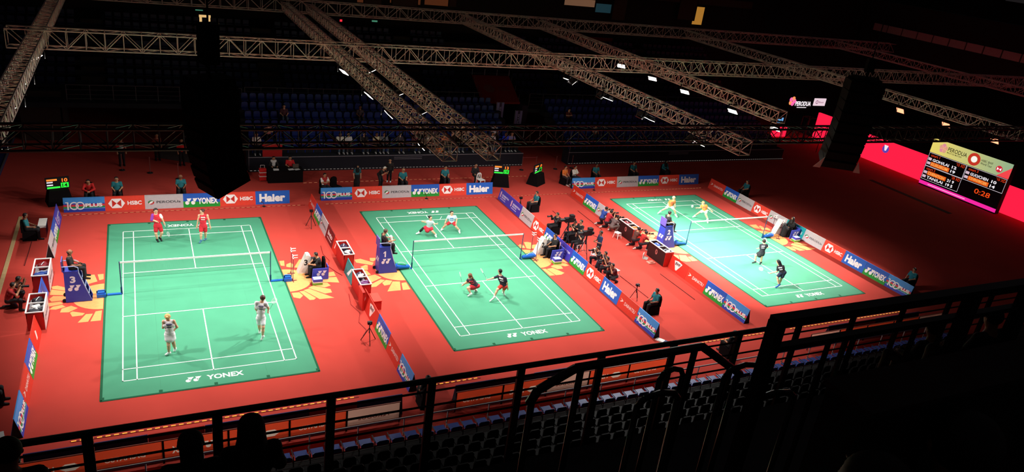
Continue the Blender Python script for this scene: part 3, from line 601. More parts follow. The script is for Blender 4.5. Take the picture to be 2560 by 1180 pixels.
# ---------------------------------------------------------------- umpire chairs
ub = mat('umpire_blue', '2a3a9c', rough=.5); ub2 = mat('umpire_violet', '5a4aa0', rough=.5); fr = mat('chair_frame_pale', 'a8b4dc', rough=.35, metal=.2)
def umpire_chair(x, y, num, label, side_logo):
    t = thing('umpire_chair', label, 'umpire chair', (x, y, 0))     # x = rear edge (left), chair faces +X
    H = 1.34; w0, w1, d0, d1 = .95, .55, .34, .27
    v = [(0, -d0, .02), (w0, -d0, .02), (w0, d0, .02), (0, d0, .02), (.02, -d1, H), (w1, -d1, H), (w1, d1, H), (.02, d1, H)]
    b = MB(); b.add([v[0], v[1], v[5], v[4], v[3], v[2], v[6], v[7]], [(0, 1, 2, 3), (7, 6, 5, 4), (0, 3, 7, 4), (3, 2, 6, 7), (0, 4, 5, 1)]); sk = b.build('skirt', ub, t)
    eyv = np.array(v[4])-np.array(v[0]); fn = lambda q, s: np.array((q, -d0+(d0-d1)*s/H-.004, .02+s))
    b = MB(); V, f = place(poly((.26, .86), (.33, .86), (.33, 1.16), (.27, 1.16), (.2, 1.09), (.2, 1.04), (.26, 1.07)) if num == '1' else text(num, .22, .86, .2, .30, .04), fn); b.add(V, f); b.build('number', mat('logo_white', 'dcd8e4'), sk)
    b = MB(); V, f = place(yy(.12, .50, .26), fn); b.add(V, f); b.build('logo', mat('logo_white', 'dcd8e4'), sk)
    if side_logo:
        b = MB(); V, f = place(yy(-.2, .55, .24), lambda q, s: np.array((-.004+.02*s/H, -q, .02+s))); b.add(V, f); b.build('logo', mat('logo_white', 'dcd8e4'), sk)
    b = MB()
    for s in (-1, 1): b.path([(w0-.02, s*d0*.92, .02), (w1+.0, s*d1, H)], .022, 6)
    for k in range(1, 4): b.tube((w0-.1*k, -d0*.9, .02+.33*k), (w0-.1*k, d0*.9, .02+.33*k), .018)
    b.build('ladder', fr, t)
    b = MB(); b.bb((0, -d1, H), (w1, d1, H+.06)); b.build('seat', ub, t)
    b = MB(); b.bb((-.04, -d1, H+.05), (.0, d1, H+.52)); b.build('backrest', ub2, t)
    for s in (-1, 1):
        b = MB(); b.path([(-.02, s*(d1+.03), H+.3), (.42, s*(d1+.03), H+.3), (.55, s*(d1+.02), H+.22), (.56, s*(d1), H+.02)], .018, 6); b.build('armrest', fr, t)
    for s in (-1, 1):
        b = MB(); b.tube((-.05, s*d0*.8-.03, .08), (-.05, s*d0*.8+.03, .08), .08, n=10); b.build('wheel', blk, t)
umpire_chair(-18.14, -.12, '3', 'blue umpire chair numbered 3 beside the left court', False)
umpire_chair(-4.85, .08, '1', 'blue umpire chair numbered 1 beside the centre court', True)
umpire_chair(12.42, .2, '2', 'blue umpire chair numbered 2 beside the right court', True)

# ---------------------------------------------------------------- covered chairs, plastic chairs, judge corner
cloth_k = mat('black_cloth', '100c0e', rough=.95, spec=.1)
def covered_chair(loc, rz, label, group=None):
    if 'cc' not in PMESH:
        b = MB(); b.extr([(-.24, -.28), (.24, -.28), (.24, .24), (-.24, .24)], .03, .455)
        b.add([(-.27, -.31, 0), (.27, -.31, 0), (.27, .27, 0), (-.27, .27, 0), (-.24, -.28, .45), (.24, -.28, .45), (.24, .25, .45), (-.24, .25, .45)], [(0, 1, 5, 4), (1, 2, 6, 5), (2, 3, 7, 6), (3, 0, 4, 7)])
        c = MB(); c.extr([(-.24, .42), (.24, .42), (.24, .82), (.17, .95), (0, .99), (-.17, .95), (-.24, .82)], .2, .29, 1)
        PMESH['cc'] = (b.mesh('seat_cover', cloth_k), c.mesh('back_cover', cloth_k))
    t = thing('covered_chair', label, 'chair', loc, rz, group); link('seat_cover', PMESH['cc'][0], t); link('back_cover', PMESH['cc'][1], t); return t
plast = mat('white_plastic', 'e4ddd8', rough=.4)
def plastic_chair(loc, rz, label):
    t = thing('plastic_chair', label, 'chair', loc, rz)
    b = MB(); b.bb((-.22, -.22, .42), (.22, .22, .455)); b.build('seat', plast, t)
    b = MB(); b.extr([(-.22, .45), (-.2, .75), (-.1, .85), (.1, .85), (.2, .75), (.22, .45), (.14, .45), (.13, .7), (.06, .77), (-.06, .77), (-.13, .7), (-.14, .45)], .2, .23, 1); b.bb((-.03, .2, .45), (.03, .23, .78)); b.build('backrest', plast, t)
    for x in (-.2, .2):
        for y in (-.2, .2): b = MB(); b.tube((x, y, .43), (x*1.15, y*1.15, 0), .025, .018); b.build('leg', plast, t)
def judge_corner(x, y, c, num):
    nm = CN[c]
    # white wedge cover with number
    t = thing('wedge_cover', 'white wedge-shaped cover with a number beside the %s court judge' % nm, 'cover', (x+.2, y+.62, 0), .0)
    b = MB(); b.extr([(-.45, 0), (.14, 0), (.14, .86), (.06, .93), (-.06, .93)], -.2, .2, 1); b.build('body', plast, t)
    b = MB(); b.extr([(.145, .02), (.155, .02), (.155, .7), (.145, .7)], -.17, .17, 1); b.build('dark_side', blk, t)
    b = MB(); V, f = place(text(num, -.17, .42, .17, .3, .03), lambda q, s: (q, -.204, s)); b.add(V, f); b.build('number', blk, t)
    b = MB(); b.bb((.18, -.2, .0), (.52, .2, .62)); o = b.build('dark_case', hexmat('1a1216')); o.location = (x+.2, y+.62, 0); k = MB(); k.bb((.175, -.21, .6), (.53, .21, .65)); k.build('lid', hexmat('2a2024'), o); tag(o, 'dark case behind the white wedge cover of the %s court' % nm, 'case')
    t = thing('logo_panel', 'blue folded panel with racket emblem beside the %s court judge' % nm, 'panel', (x+.62, y-.38, 0))
    b = MB(); b.extr([(-.38, .02), (.4, .02), (.4, .60), (-.34, .60)], -.02, .02, 1); b.bb((.37, 0, .02), (.41, .42, .66)); b.build('panel', mat('panel_blue', '3a44b0', rough=.5), t)
    b = MB(); V, f = place(yy(-.16, .22, .26), lambda q, s: (q, -.024, s)); b.add(V, f); b.build('logo', mat('logo_white', 'dcd8e4'), t)
    t = thing('shuttle_box', 'blue white and green shuttle box on the floor of the %s court corner' % nm, 'box', (x+.42, y-.76, 0))
    b = MB(); b.bb((-.22, -.17, 0), (.22, .17, .13)); b.build('green_band', hexmat('6aa83a'), t)
    b = MB(); b.bb((-.22, -.17, .13), (.22, .17, .17)); b.build('white_band', hexmat('e8e8f0'), t)
    b = MB(); b.bb((-.22, -.17, .17), (.22, .17, .30)); b.build('blue_band', mat('panel_blue', '3a44b0'), t)
    b = MB(); b.bb((-.19, -.14, .301), (.19, .14, .306)); b.build('lid', hexmat('c8c8d8'), t)
    for i, (dx, dy) in enumerate(((-.55, .5), (-.6, -.25))):
        t = thing('service_gauge', 'thin stand with white plates beside the %s court judge, %s one' % (nm, 'farther' if i == 0 else 'nearer'), 'stand', (x+dx, y+dy, 0)); pm = hexmat('6a2038')
        b = MB(); b.tube((0, 0, .01), (0, 0, 1.3), .016); b.build('pole', pm, t)
        b = MB(); b.box((0, 0, .015), (.34, .03, .03)); b.box((0, 0, .015), (.03, .34, .03)); b.build('foot', pm, t)
        for zz in (1.3, 1.18): b = MB(); b.bb((-.03, -.02, zz), (.2, .02, zz+.025)); b.bb((-.03, -.12, zz), (.0, .12, zz+.02)); b.build('plate', plast, t)
judge_corner(-8.35, .05, 3, '3'); judge_corner(4.5, .0, 1, '2'); judge_corner(22.3, .1, 2, '2')

# ---------------------------------------------------------------- court scoreboards on draped tables
def scoreboard(x, y, rz, label, a, b_, rows=True):
    t = thing('draped_table', 'black draped stand under the %s' % label, 'table', (x, y, 0), rz)
    b = MB(); b.add([(-.6, -.45, 0), (.6, -.45, 0), (.6, .45, 0), (-.6, .45, 0), (-.46, -.3, .8), (.46, -.3, .8), (.46, .3, .8), (-.46, .3, .8)], [(0, 1, 5, 4), (1, 2, 6, 5), (2, 3, 7, 6), (3, 0, 4, 7), (4, 5, 6, 7), (3, 2, 1, 0)]); b.build('cloth', cloth_k, t)
    b = MB(); b.bb((-.45, -.29, .8), (.45, .29, .815)); b.build('top', cloth_k, t)
    s = thing('scoreboard', label, 'scoreboard', (x, y, .82), rz)
    b = MB(); b.bb((-.55, -.06, 0), (.55, .06, .62)); b.build('case', blk, s)
    led = lambda c, e: mat('led_'+c, c, emit=e)
    def pr(nm, sh, m): 
        q = MB(); V, f = place(sh, lambda u, v: (u, -.063, v)); q.add(V, f); q.build(nm, m, s)
    pr('name_row', rect(-.5, .46, -.02, .56), led('ff8a30', 1.1)); pr('flag', rect(-.5, .35, -.22, .42), led('e8e0e8', 1.)); pr('flag', rect(-.5, .2, -.22, .27), led('e8e0e8', 1.)); pr('name_row', rect(-.5, .04, .1, .14), led('30e040', 1.2))
    pr('score', text(a, .2, .36, .26, .2, .03), led('ff7a28', 1.3))
    q = MB(); V, f = place(rect(.14, .05, .5, .32), lambda u, v: (u, -.063, v)); q.add(V, f); p = q.build('score_panel', led('28e838', 1.3), s)
    q = MB(); V, f = place(text(b_, .2, .08, .24, .2, .02), lambda u, v: (u, -.066, v)); q.add(V, f); q.build('score', blk, p)
scoreboard(-19.05, 10.9, .25, 'lit scoreboard behind the left court', '10', '14'); scoreboard(6.9, 11.2, -.3, 'lit scoreboard behind the centre court', '13', '19'); scoreboard(9.7, 11.25, .6, 'lit scoreboard at the head of the media lane', '0', '1')
# officials table at the far stand
t = thing('officials_table', 'long black draped table in front of the far stand', 'table', (-7.05, 13.3, 0))
b = MB(); b.bb((-1.05, -.4, 0), (1.05, .4, .76)); b.build('cloth', cloth_k, t); b = MB(); b.bb((-1.08, -.43, .76), (1.08, .43, .785)); b.build('table_top', cloth_k, t)
for i, (dx, lab) in enumerate(((-.55, 'stack of papers before the left official'), (.35, 'white notes before the right official'), (.72, 'paper sheet at the right end of the officials table'))):
    o = MB(); o.bb((-.16, -.11, 0), (.16, .11, .05-.02*i)); o.bb((-.14, -.1, .05-.02*i), (.15, .1, .06-.02*i)); p = o.build('papers', hexmat('d8d4d0')); p.location = (-7.05+dx, 13.12, .786); p.rotation_euler = (0, 0, .2*i); tag(p, lab, 'papers')
t = thing('laptop', 'dark open laptop on the officials table', 'laptop', (-6.35, 13.35, .786)); b = MB(); b.bb((-.18, -.12, 0), (.18, .12, .02)); b.build('base', hexmat('4a4038'), t); b = MB(); b.bb((-.18, .1, .02), (.18, .13, .25)); b.build('lid', hexmat('5a4c42'), t)
t = thing('trolley_case', 'red upright case with white bands left of the officials table', 'case', (-8.35, 13.4, 0)); b = MB(); b.bb((-.2, -.14, .06), (.2, .14, .8)); b.build('body', hexmat('c41a18'), t)
for zz in (.3, .55): b = MB(); b.bb((-.21, -.15, zz), (.21, .15, zz+.05)); b.build('band', hexmat('d8d0c8'), t)
b = MB(); b.path([(-.12, .1, .8), (-.12, .1, .98), (.12, .1, .98), (.12, .1, .8)], .014); b.build('handle', hexmat('d8d0c8'), t)
for x in (-.15, .15): b = MB(); b.tube((x-.02, 0, .05), (x+.02, 0, .05), .05, n=8); b.build('wheel', blk, t)
# belt posts, tripods, stools
chrome = mat('post_steel', '9a7a74', rough=.3, metal=.8)
for i, (x, y) in enumerate(((-14.6, 15.3), (-13.1, 14.1), (9.95, 14.1), (11.1, 14.1), (12.8, 14.1), (14.25, 14.2), (-16.1, 15.9))):
    t = thing('belt_post', 'slim steel belt post, %s from the left at the back of the floor' % ['second', 'third', 'fourth', 'fifth', 'sixth', 'seventh', 'first'][i], 'post', (x, y, 0))
    b = MB(); b.tube((0, 0, 0), (0, 0, .04), .17, .14, n=14); b.build('base', blk, t); b = MB(); b.tube((0, 0, .04), (0, 0, .95), .022, n=8); b.tube((0, 0, .95), (0, 0, 1.02), .032, n=8); b.build('pole', chrome, t)
b = MB(); b.bb((9.95, 14.09, .93), (11.1, 14.11, .98)); tag(b.build('barrier_belt', hexmat('7a2a2a')), 'dark belt stretched between two posts behind the media lane', 'belt')
def tripod(x, y, h, label, head=True, r=.35):
    t = thing('tripod', label, 'tripod', (x, y, 0)); m = mat('tripod_black', '16100f', rough=.5)
    for k in range(3): a = k*2*PI/3+.4; b = MB(); b.tube((0, 0, h*.8), (r*math.cos(a), r*math.sin(a), .01), .018, n=5); b.build('leg', m, t)
    b = MB(); b.tube((0, 0, h*.5), (0, 0, h), .022); b.build('column', m, t)
    if head: b = MB(); b.bb((-.09, -.06, h), (.09, .06, h+.12)); b.tube((0, -.06, h+.06), (0, -.15, h+.06), .04, n=8); b.build('camera_head', m, t)
tripod(-6.95, -6.2, .85, 'black camera tripod in front of the blue and green divider board'); tripod(7.0, -5.35, .75, 'small red-lit tripod beside the seated line judge in the media lane', True, .25); tripod(-6.9, 5.9, .9, 'tripod standing left of the divider boards at the far end', True, .3); tripod(6.35, 6.9, .7, 'small tripod beside the seated line judge by the purple boards', True, .22)
for i, (x, y) in enumerate(((-8.9, 9.15), (.95, 9.3), (13.5, 9.55))):
    t = thing('floor_microphone', 'small dark floor microphone in front of the far boards of the %s court' % ['left', 'centre', 'right'][i], 'microphone', (x, y, 0)); b = MB(); b.tube((0, 0, 0), (0, 0, .03), .1, n=10); b.build('base', blk, t); b = MB(); b.path([(0, 0, .03), (0, .02, .2), (-.1, -.05, .3)], .014); b.ball((-.13, -.06, .32), .04, 6, 4); b.build('gooseneck', hexmat('4a0f0c'), t)
def stool(x, y, label, h=.45):
    t = thing('plastic_stool', label, 'stool', (x, y, 0), .3); b = MB(); b.bb((-.16, -.16, h-.03), (.16, .16, h)); b.build('seat', plast, t)
    for sx in (-1, 1):
        for sy in (-1, 1): b = MB(); b.tube((sx*.13, sy*.13, h-.02), (sx*.18, sy*.18, 0), .03, .025, n=4); b.build('leg', plast, t)
    b = MB(); b.bb((-.16, -.165, .18), (.16, -.15, .24)); b.bb((-.16, .15, .18), (.16, .165, .24)); b.build('rung', plast, t)
stool(7.3, -2.95, 'white plastic stool on the carpet behind the crouching photographers'); stool(10.45, 1.75, 'white folding step stool beside the far dark equipment box', .36)
t = thing('laptop', 'open pale laptop on the carpet beside the near dark equipment box', 'laptop', (10.55, -1.15, 0), .8); b = MB(); b.bb((-.2, -.14, 0), (.2, .14, .025)); b.build('base', hexmat('b8a8a0'), t); b = MB(); b.bb((-.2, .13, .02), (.2, .16, .28)); b.build('screen', hexmat('ded8d4'), t)
o = MB(); o.bb((-.22, -.16, 0), (.22, .16, .06)); o.bb((-.1, -.1, .06), (.12, .08, .12)); p = o.build('paper_box', hexmat('d08a78')); p.location = (10.5, -1.75, 0); tag(p, 'small open cardboard tray near the laptop on the carpet', 'tray')
plastic_chair((5.45, 11.25, 0), .3, 'white plastic chair behind the far boards of the centre court')
plastic_chair((7.25, -.95, 0), 2.2, 'white plastic chair among the camera crew in the media lane'); plastic_chair((6.95, .55, 0), -1.3, 'white plastic chair under the second camera operator')
tl = mat('towel_white', 'f0ece8', rough=.95)
for i, (x, y, rz) in enumerate(((-19.45, -9.2, .2), (6.0, -9.35, .5), (23.75, -9.2, .4))):
    o = MB(); o.bb((-.14, -.45, 0), (.14, .45, .03)); o.bb((-.13, -.42, .03), (.13, .3, .05)); p = o.build('folded_towel', tl); k = MB(); k.bb((-.145, -.1, .0), (.145, .06, .054)); k.build('blue_band', hexmat('2a3a70'), p)
    p.location = (x, y, 0); p.rotation_euler = (0, 0, rz); tag(p, 'long white towel by the nearest board %s of the %s court' % (['left', 'right', 'right'][i], ['left', 'centre', 'right'][i]), 'towel')
t = thing('cool_box', 'white box with blue mark behind the purple board of the left court', 'box', (-19.42, 6.9, 0)); b = MB(); b.bb((-.2, -.45, 0), (.1, .45, .5)); b.build('body', hexmat('a03028'), t); b = MB(); b.bb((-.22, -.46, .5), (.12, .46, .62)); b.build('lid', plast, t)
# cables along the divider boards
cm = hexmat('8a1a14')
for i, pts in enumerate(([(-6.9, 3.4), (-7.0, 2.4), (-6.85, 1.6), (-7.05, 1.0), (-6.8, .3), (-6.6, -.1)], [(-6.75, -2.0), (-6.9, -3.0), (-6.7, -3.8), (-6.95, -4.6), (-6.8, -5.3), (-7.05, -5.7)])):
    b = MB(); b.path([(*q, .015) for q in pts], .016, 5); tag(b.build('floor_cable', cm), 'loose cable trailing along the %s part of the divider boards' % ['far', 'near'][i], 'cable')
# ---------------------------------------------------------------- far stand
navy = mat('stand_navy', '12131f', rough=.8); deckm = mat('stand_deck', '1b1a22', rough=.85); railm = mat('rail_pale', '8f8a90', rough=.45); raild = mat('rail_dim', '5a5258', rough=.6)
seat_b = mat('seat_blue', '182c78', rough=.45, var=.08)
def seat_mesh():
    b = MB(); b.add([(-.21, -.24, .40), (.21, -.24, .40), (.21, .14, .42), (-.21, .14, .42), (-.21, -.24, .44), (.21, -.24, .44), (.21, .14, .46), (-.21, .14, .46)], [(3, 2, 1, 0), (4, 5, 6, 7), (0, 1, 5, 4), (1, 2, 6, 5), (2, 3, 7, 6), (3, 0, 4, 7)])
    b.extr([(-.21, .46), (.21, .46), (.20, .76), (.14, .84), (-.14, .84), (-.20, .76)], .14, .19, 1)
    b.bb((-.03, -.05, 0), (.03, .12, .41))
    return b
SEAT = seat_mesh().mesh('stadium_seat', seat_b)
ROWS = 6
def seat_spot(k, x): return (x, 15.95+.9*k, .97+.38*k)
def grandstand(x0, x1, label, fascia_h=.97):
    t = thing('grandstand', label, 'grandstand')
    for k in range(ROWS):
        b = MB(); b.bb((x0, 15.02+.9*k, 0 if k == 0 else .97+.38*(k-1)), (x1, 15.02+.9*(ROWS), .97+.38*k-.001) if k == ROWS-1 else (x1, 15.02+.9*(k+1), .97+.38*k)); b.build('tier', deckm, t)
    b = MB(); b.bb((x0, 14.98, .12), (x1, 15.02, fascia_h)); b.build('fascia', navy, t)
    b = MB(); b.bb((x0, 14.95, fascia_h), (x1, 15.0, fascia_h+.035)); b.build('edge_rail', railm, t)
    b = MB(); x = x0+.1
    while x < x1: b.bb((x, 14.955, .10), (x+.14, 14.985, .125)); x += .24
    o = b.build('edge_lights', mat('edge_light_dim', 'c8b8b0', emit=.25), t); o['kind'] = 'stuff'
    n = int((x1-x0)/2.4)
    b = MB(); b.bb((x0+.02, 14.96, .12), (x0+.06, 14.99, fascia_h+.9)); b.build('end_post', raild, t)
    for i in range(2): b = MB(); b.bb((x0+9.5, 14.95, .72+.12*i), (x0+11.5, 14.975, .745+.12*i)); b.build('handle_bar', railm, t)
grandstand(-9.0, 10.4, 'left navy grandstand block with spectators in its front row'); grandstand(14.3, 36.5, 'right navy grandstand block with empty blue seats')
cnt = 0; rest = []
for x0, x1, nm in ((-8.6, 10.1, 'left'), (14.8, 36.2, 'right')):
    for k in range(ROWS):
        x = x0+.1*(k % 2)
        while x < x1:
            p = seat_spot(k, x); x += .55
            if cnt < 140 and nm == 'left' and k in (0, 1, 2, 3): cnt += 1; o = link('stadium_seat', SEAT, None, p); tag(o, 'empty blue plastic seat in the far grandstand rows', 'seat', 'blue seats of the far grandstand')
            else: rest.append(p)
b = MB(); sv = np.vstack(seat_mesh().v); sf = seat_mesh().f
for p in rest: b.add(sv+np.array(p), sf)
tag(b.build('stadium_seating', seat_b), 'remaining rows of empty blue seats in the far grandstands', 'seats', kind='stuff')
def railing(x0, x1, y, z, h, pitch, label, m=raild, bars=(1., .72, .45, .2)):
    t = thing('railing', label, 'railing')
    for f in bars: b = MB(); b.tube((x0, y, z+h*f), (x1, y, z+h*f), .022 if f == 1 else .012, n=5); b.build('rail', m, t)
    n = int((x1-x0)/pitch); b = MB(); b.tube((0, 0, 0), (0, 0, h), .025, n=5); pm = b.mesh('post', m)
    for i in range(n+1): link('post', pm, t, (x0+i*pitch, y, z))
railing(-19, -8.6, 21.2, 2.75, 1.1, 1.3, 'dim railing at the far left in front of the upper stand'); railing(-8.4, 9.2, 21.2, 2.85, 1.1, 1.07, 'pale railing above the blue seats of the left grandstand'); railing(13.6, 37, 21.2, 2.85, 1.1, 1.25, 'dim railing above the blue seats of the right grandstand')
b = MB(); b.bb((-30, 20.6, 2.55), (9.3, 23.6, 2.85)); b.bb((13.2, 20.6, 2.55), (37.5, 23.6, 2.85)); struct(b.build('walkway', deckm), 'dark concrete walkway between the two seating tiers')
b = MB(); b.bb((9.3, 24.5, 4.7), (13.2, 24.8, 4.8)); struct(b.build('trim_1', deckm))
# upper tier: dark seats nobody can count
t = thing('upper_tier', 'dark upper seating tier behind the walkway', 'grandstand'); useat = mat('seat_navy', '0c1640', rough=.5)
for k in range(8): b = MB(); b.bb((-40, 23.6+.75*k, 2.4), (37.5, 23.6+.75*(k+1), 2.9+.5*k)); b.build('tier', deckm, t)
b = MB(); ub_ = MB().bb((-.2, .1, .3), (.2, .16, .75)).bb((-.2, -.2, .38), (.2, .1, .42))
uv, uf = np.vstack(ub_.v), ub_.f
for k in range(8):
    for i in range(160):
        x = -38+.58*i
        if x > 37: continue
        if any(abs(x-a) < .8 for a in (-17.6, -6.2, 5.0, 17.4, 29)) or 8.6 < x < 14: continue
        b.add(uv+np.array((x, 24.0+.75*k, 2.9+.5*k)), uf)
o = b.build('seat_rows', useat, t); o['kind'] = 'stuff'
stairm = mat('stair_brown', '2a211c', rough=.9)
for a in (-17.6, -6.2, 5.0, 17.4, 29):
    for k in range(8): b = MB(); b.bb((a-.7, 23.6+.75*k, 2.9+.5*k), (a+.7, 24.0+.75*k, 3.15+.5*k)); b.build('stair_step', stairm, t)
# entrance tunnel with sloping red canopy
t = thing('tunnel_canopy', 'dark red sloping canopy with hexagon emblem over the entrance', 'canopy'); cr = mat('canopy_red', '8a1410', rough=.8)
v = [np.array(q) for q in ((9.33, 21, 3.25), (12.69, 21, 3.25), (13.11, 24.5, 4.62), (9.76, 24.5, 4.62))]
b = MB(); b.add(v+[q-np.array((0, 0, .12)) for q in v], [(0, 1, 2, 3), (7, 6, 5, 4), (0, 4, 5, 1), (1, 5, 6, 2), (2, 6, 7, 3), (3, 7, 4, 0)]); b.build('roof', cr, t)
b = MB(); fn = lambda x, y: v[0]+(v[1]-v[0])*x+(v[3]-v[0])*y+np.array((0, 0, .006)); V, f = place(join(poly((.16, .5), (.24, .36), (.40, .36), (.48, .5), (.40, .64), (.24, .64)), text('HSBC', .56, .42, .3, .16, .02)), fn); b.add(V, f); b.build('emblem', hexmat('7a3a34'), t)
for i in range(4): b = MB(); p = v[3]+(v[2]-v[3])*i/3; b.tube(p, p+np.array((0, 0, .5)), .025); b.build('post', railm, t)
for s in (0, 1):
    for i in range(3): b = MB(); p = v[s]+(v[3-s]-v[s])*(i/3+.1); b.tube(p, p+np.array((0, 0, .45)), .02); b.build('post', raild, t)
b = MB(); b.bb((9.25, 20.5, 0), (9.4, 24.5, 3.15)); b.bb((12.7, 20.5, 0), (13.2, 24.5, 3.15)); b.build('side_wall', mat('tunnel_wall', '2a1a30', rough=.8), t)
for i, (x, z0, z1) in enumerate(((10.5, 2.05, 3.5), (12.2, 1.7, 2.85))):
    tt = thing('vertical_banner', 'narrow lilac banner hanging %s of the entrance tunnel' % ('on the left' if i == 0 else 'on the right'), 'banner', (x, 20.0, 0)); b = MB(); b.bb((-.3, -.015, z0), (.3, .015, z1)); b.build('cloth', hexmat('8a80b8', rough=.8), tt)
    b = MB(); b.bb((-.1, -.02, z0), (.1, -.016, z1)); b.build('dark_stripe', hexmat('3a2a50'), tt); b = MB(); V, f = place(text('PLUS', 0, -.07, (z1-z0)*.7, .14, .02), lambda u, w: (-w, -.023, z0+.1+u)); b.add(V, f); b.build('lettering', hexmat('b8aed8'), tt)
    b = MB(); b.tube((-.34, 0, 0), (-.34, 0, z1+.05), .02); b.tube((-.34, 0, z1), (.3, 0, z1), .012); b.build('pole', railm, tt)
# back wall of the hall, upper concourse with lit openings
wallm = mat('hall_wall', '1c1412', rough=.9); brown = mat('hall_brown', '4a2f28', rough=.9)
b = MB(); b.bb((-50, 31.0, -.3), (85, 31.4, 20)); struct(b.build('wall_back', wallm), 'dark back wall of the hall')
for i, y in enumerate((-16.0, -9.0)): b = MB(); b.bb((-44.6, y-.25, 20), (84.6, y+.25, 20.8)); struct(b.build('ceiling_girder', wallm), 'dark roof girder high above the arena')
b = MB(); b.bb((-45, -40, -.3), (-44.6, 31, 15)); struct(b.build('wall_left', wallm), 'dark left wall of the hall')
b = MB(); b.bb((84.6, -40, -.3), (85, 31, 15)); struct(b.build('wall_right', wallm), 'dark right wall of the hall')
def wallrect(name, u0, v0, u1, v1, m, label, cat, y=30.95, d=.06, **k):
    p, q = onY(u0, v0, y), onY(u1, v1, y); b = MB(); x0, x1 = min(p[0], q[0]), max(p[0], q[0]); z0, z1 = min(p[2], q[2]), max(p[2], q[2]); b.bb((x0, y-d, z0), (x1, y, z1)); o = b.build(name, m)
    f = MB()
    for a, c in (((x0-.05, y-d-.03, z0-.05), (x0, y, z1+.05)), ((x1, y-d-.03, z0-.05), (x1+.05, y, z1+.05)), ((x0, y-d-.03, z1), (x1, y, z1+.05)), ((x0, y-d-.03, z0-.05), (x1, y, z0))): f.bb(a, c)
    f.build('frame', wallm, o); return tag(o, label, cat)
warm = mat('window_warm', 'ffd08a', emit=.75); exitg = mat('exit_green', '6ac8a0', emit=.35)
o = wallrect('lit_window', 497, 36, 527, 62, warm, 'small warm lit window high in the back wall behind the left array', 'window'); 
wallrect('exit_sign', 488, 23, 507, 27, exitg, 'small green exit sign above the warm window', 'sign'); wallrect('exit_sign', 929, 50, 943, 55, exitg, 'small green exit sign high on the back wall left of centre', 'sign'); wallrect('signal_lamp', 849, 48, 855, 54, mat('lamp_red', 'ff3040', emit=1.), 'tiny red signal lamp on the back wall', 'lamp')
wallrect('lit_doorway', 1737, 16, 1752, 62, mat('door_amber', 'e8a040', emit=.45), 'tall amber lit doorway high on the back wall at right', 'doorway')
wallrect('poster_wall', 1412, -6, 1485, 18, mat('poster_cream', 'b08060', emit=.3), 'pale lit poster wall at the top of the concourse', 'poster'); wallrect('screen', 1490, 8, 1527, 33, mat('screen_teal', '3a6a78', emit=.18), 'dim teal screen beside the pale poster wall', 'screen')
for i, (u, w) in enumerate(((1545, 22), (1715, 30), (1130, 14), (930, 40), (1010, 60))): wallrect('concourse_pier', u-w/2, -10, u+w/2, 50 if i < 2 else 16, brown, 'brown concourse pier on the back wall, %s' % ['right of the teal screen', 'left of the amber doorway', 'above the centre', 'far left of the warm glow', 'in the warm glow at top'][i], 'pier', 30.9, .3)
wallrect('wall_fascia', 1550, -8, 1880, 5, brown, 'brown fascia band across the top of the concourse', 'fascia', 30.85, .2)
for i, (u0, v0, u1, v1) in enumerate(((1052, 97, 1150, 114), (1393, 88, 1421, 97), (1448, 90, 1530, 104), (2054, 112, 2086, 120))):
    wallrect('wall_banner', u0, v0, u1, v1, mat('banner_red', 'b01a20', rough=.8), ['red banner under a railing high in the upper tier', 'small red sign at the back of the upper tier', 'wide red sign behind the crossing truss', 'dim red sign at far right of the upper tier'][i], 'banner', 30.9)
for i, (u0, u1, v1) in enumerate(((893, 930, 8), (975, 1050, 12), (1062, 1125, 16))): wallrect('glow_panel', u0, -12, u1, v1, mat('glow_panel_warm', '8a4a2a', emit=.22), 'dim orange glow panel for the concourse light at the top, %s from the left' % ORDN[i], 'window')  # added glowing panels stand in for the warm light of the concourse
# balcony beam on the right with pale panels
t = thing('balcony_beam', 'dark balcony front with a row of pale panels at upper right', 'balcony'); b = MB(); b.bb((60.05, 2, 8.0), (61.5, 30.5, 13.5)); b.build('beam', wallm, t); pan = mat('pale_panel', 'b8a09a', rough=.8)
for i in range(11): b = MB(); b.bb((59.95, 8+1.9*i, 10.35), (60.05, 9.75+1.9*i, 11.1)); b.build('panel', pan, t)
# left side stand
t = thing('side_stand', 'blue seated side stand at the left edge', 'grandstand')
for k in range(3): b = MB(); b.bb((-22.2-.85*(k+1), 11, 0), (-22.2-.85*k, 26, .2+.35*k)); b.build('tier', mat('tier_blue', '101c50', rough=.7), t); b = MB(); b.bb((-22.24-.85*k, 11, .2+.35*k), (-22.16-.85*k, 26, .23+.35*k)); b.build('nosing', raild, t)
for k in range(3):
    for i in range(12): o = link('stadium_seat', SEAT, None, (-22.7-.85*k, 11.5+.6*i, .2+.35*k), PI/2); tag(o, 'blue plastic seat in the side stand at the left edge', 'seat', 'blue seats of the left side stand')
b = MB(); b.bb((-21.7, 22, 0), (-19.4, 22.2, 3.2)); b.bb((-19.5, 22, 0), (-19.3, 25, 2.2)); struct(b.build('wall_side', mat('side_wall_brown', '3a2622', rough=.9)), 'brown side wall at the far left')
b = MB(); b.add([(-14.2, 18.2, .02), (-9.1, 15.2, .02), (-9.1, 18.5, .4), (-13, 21, .4), (-14.2, 18.2, -.05), (-9.1, 15.2, -.05), (-9.1, 18.5, -.05), (-13, 21, -.05)], [(0, 1, 2, 3), (0, 4, 5, 1), (1, 5, 6, 2), (2, 6, 7, 3), (3, 7, 4, 0)]); tag(b.build('entrance_ramp', mat('ramp_grey', '5a4a48', rough=.9)), 'grey ramp behind the left court beside the grandstand', 'ramp')

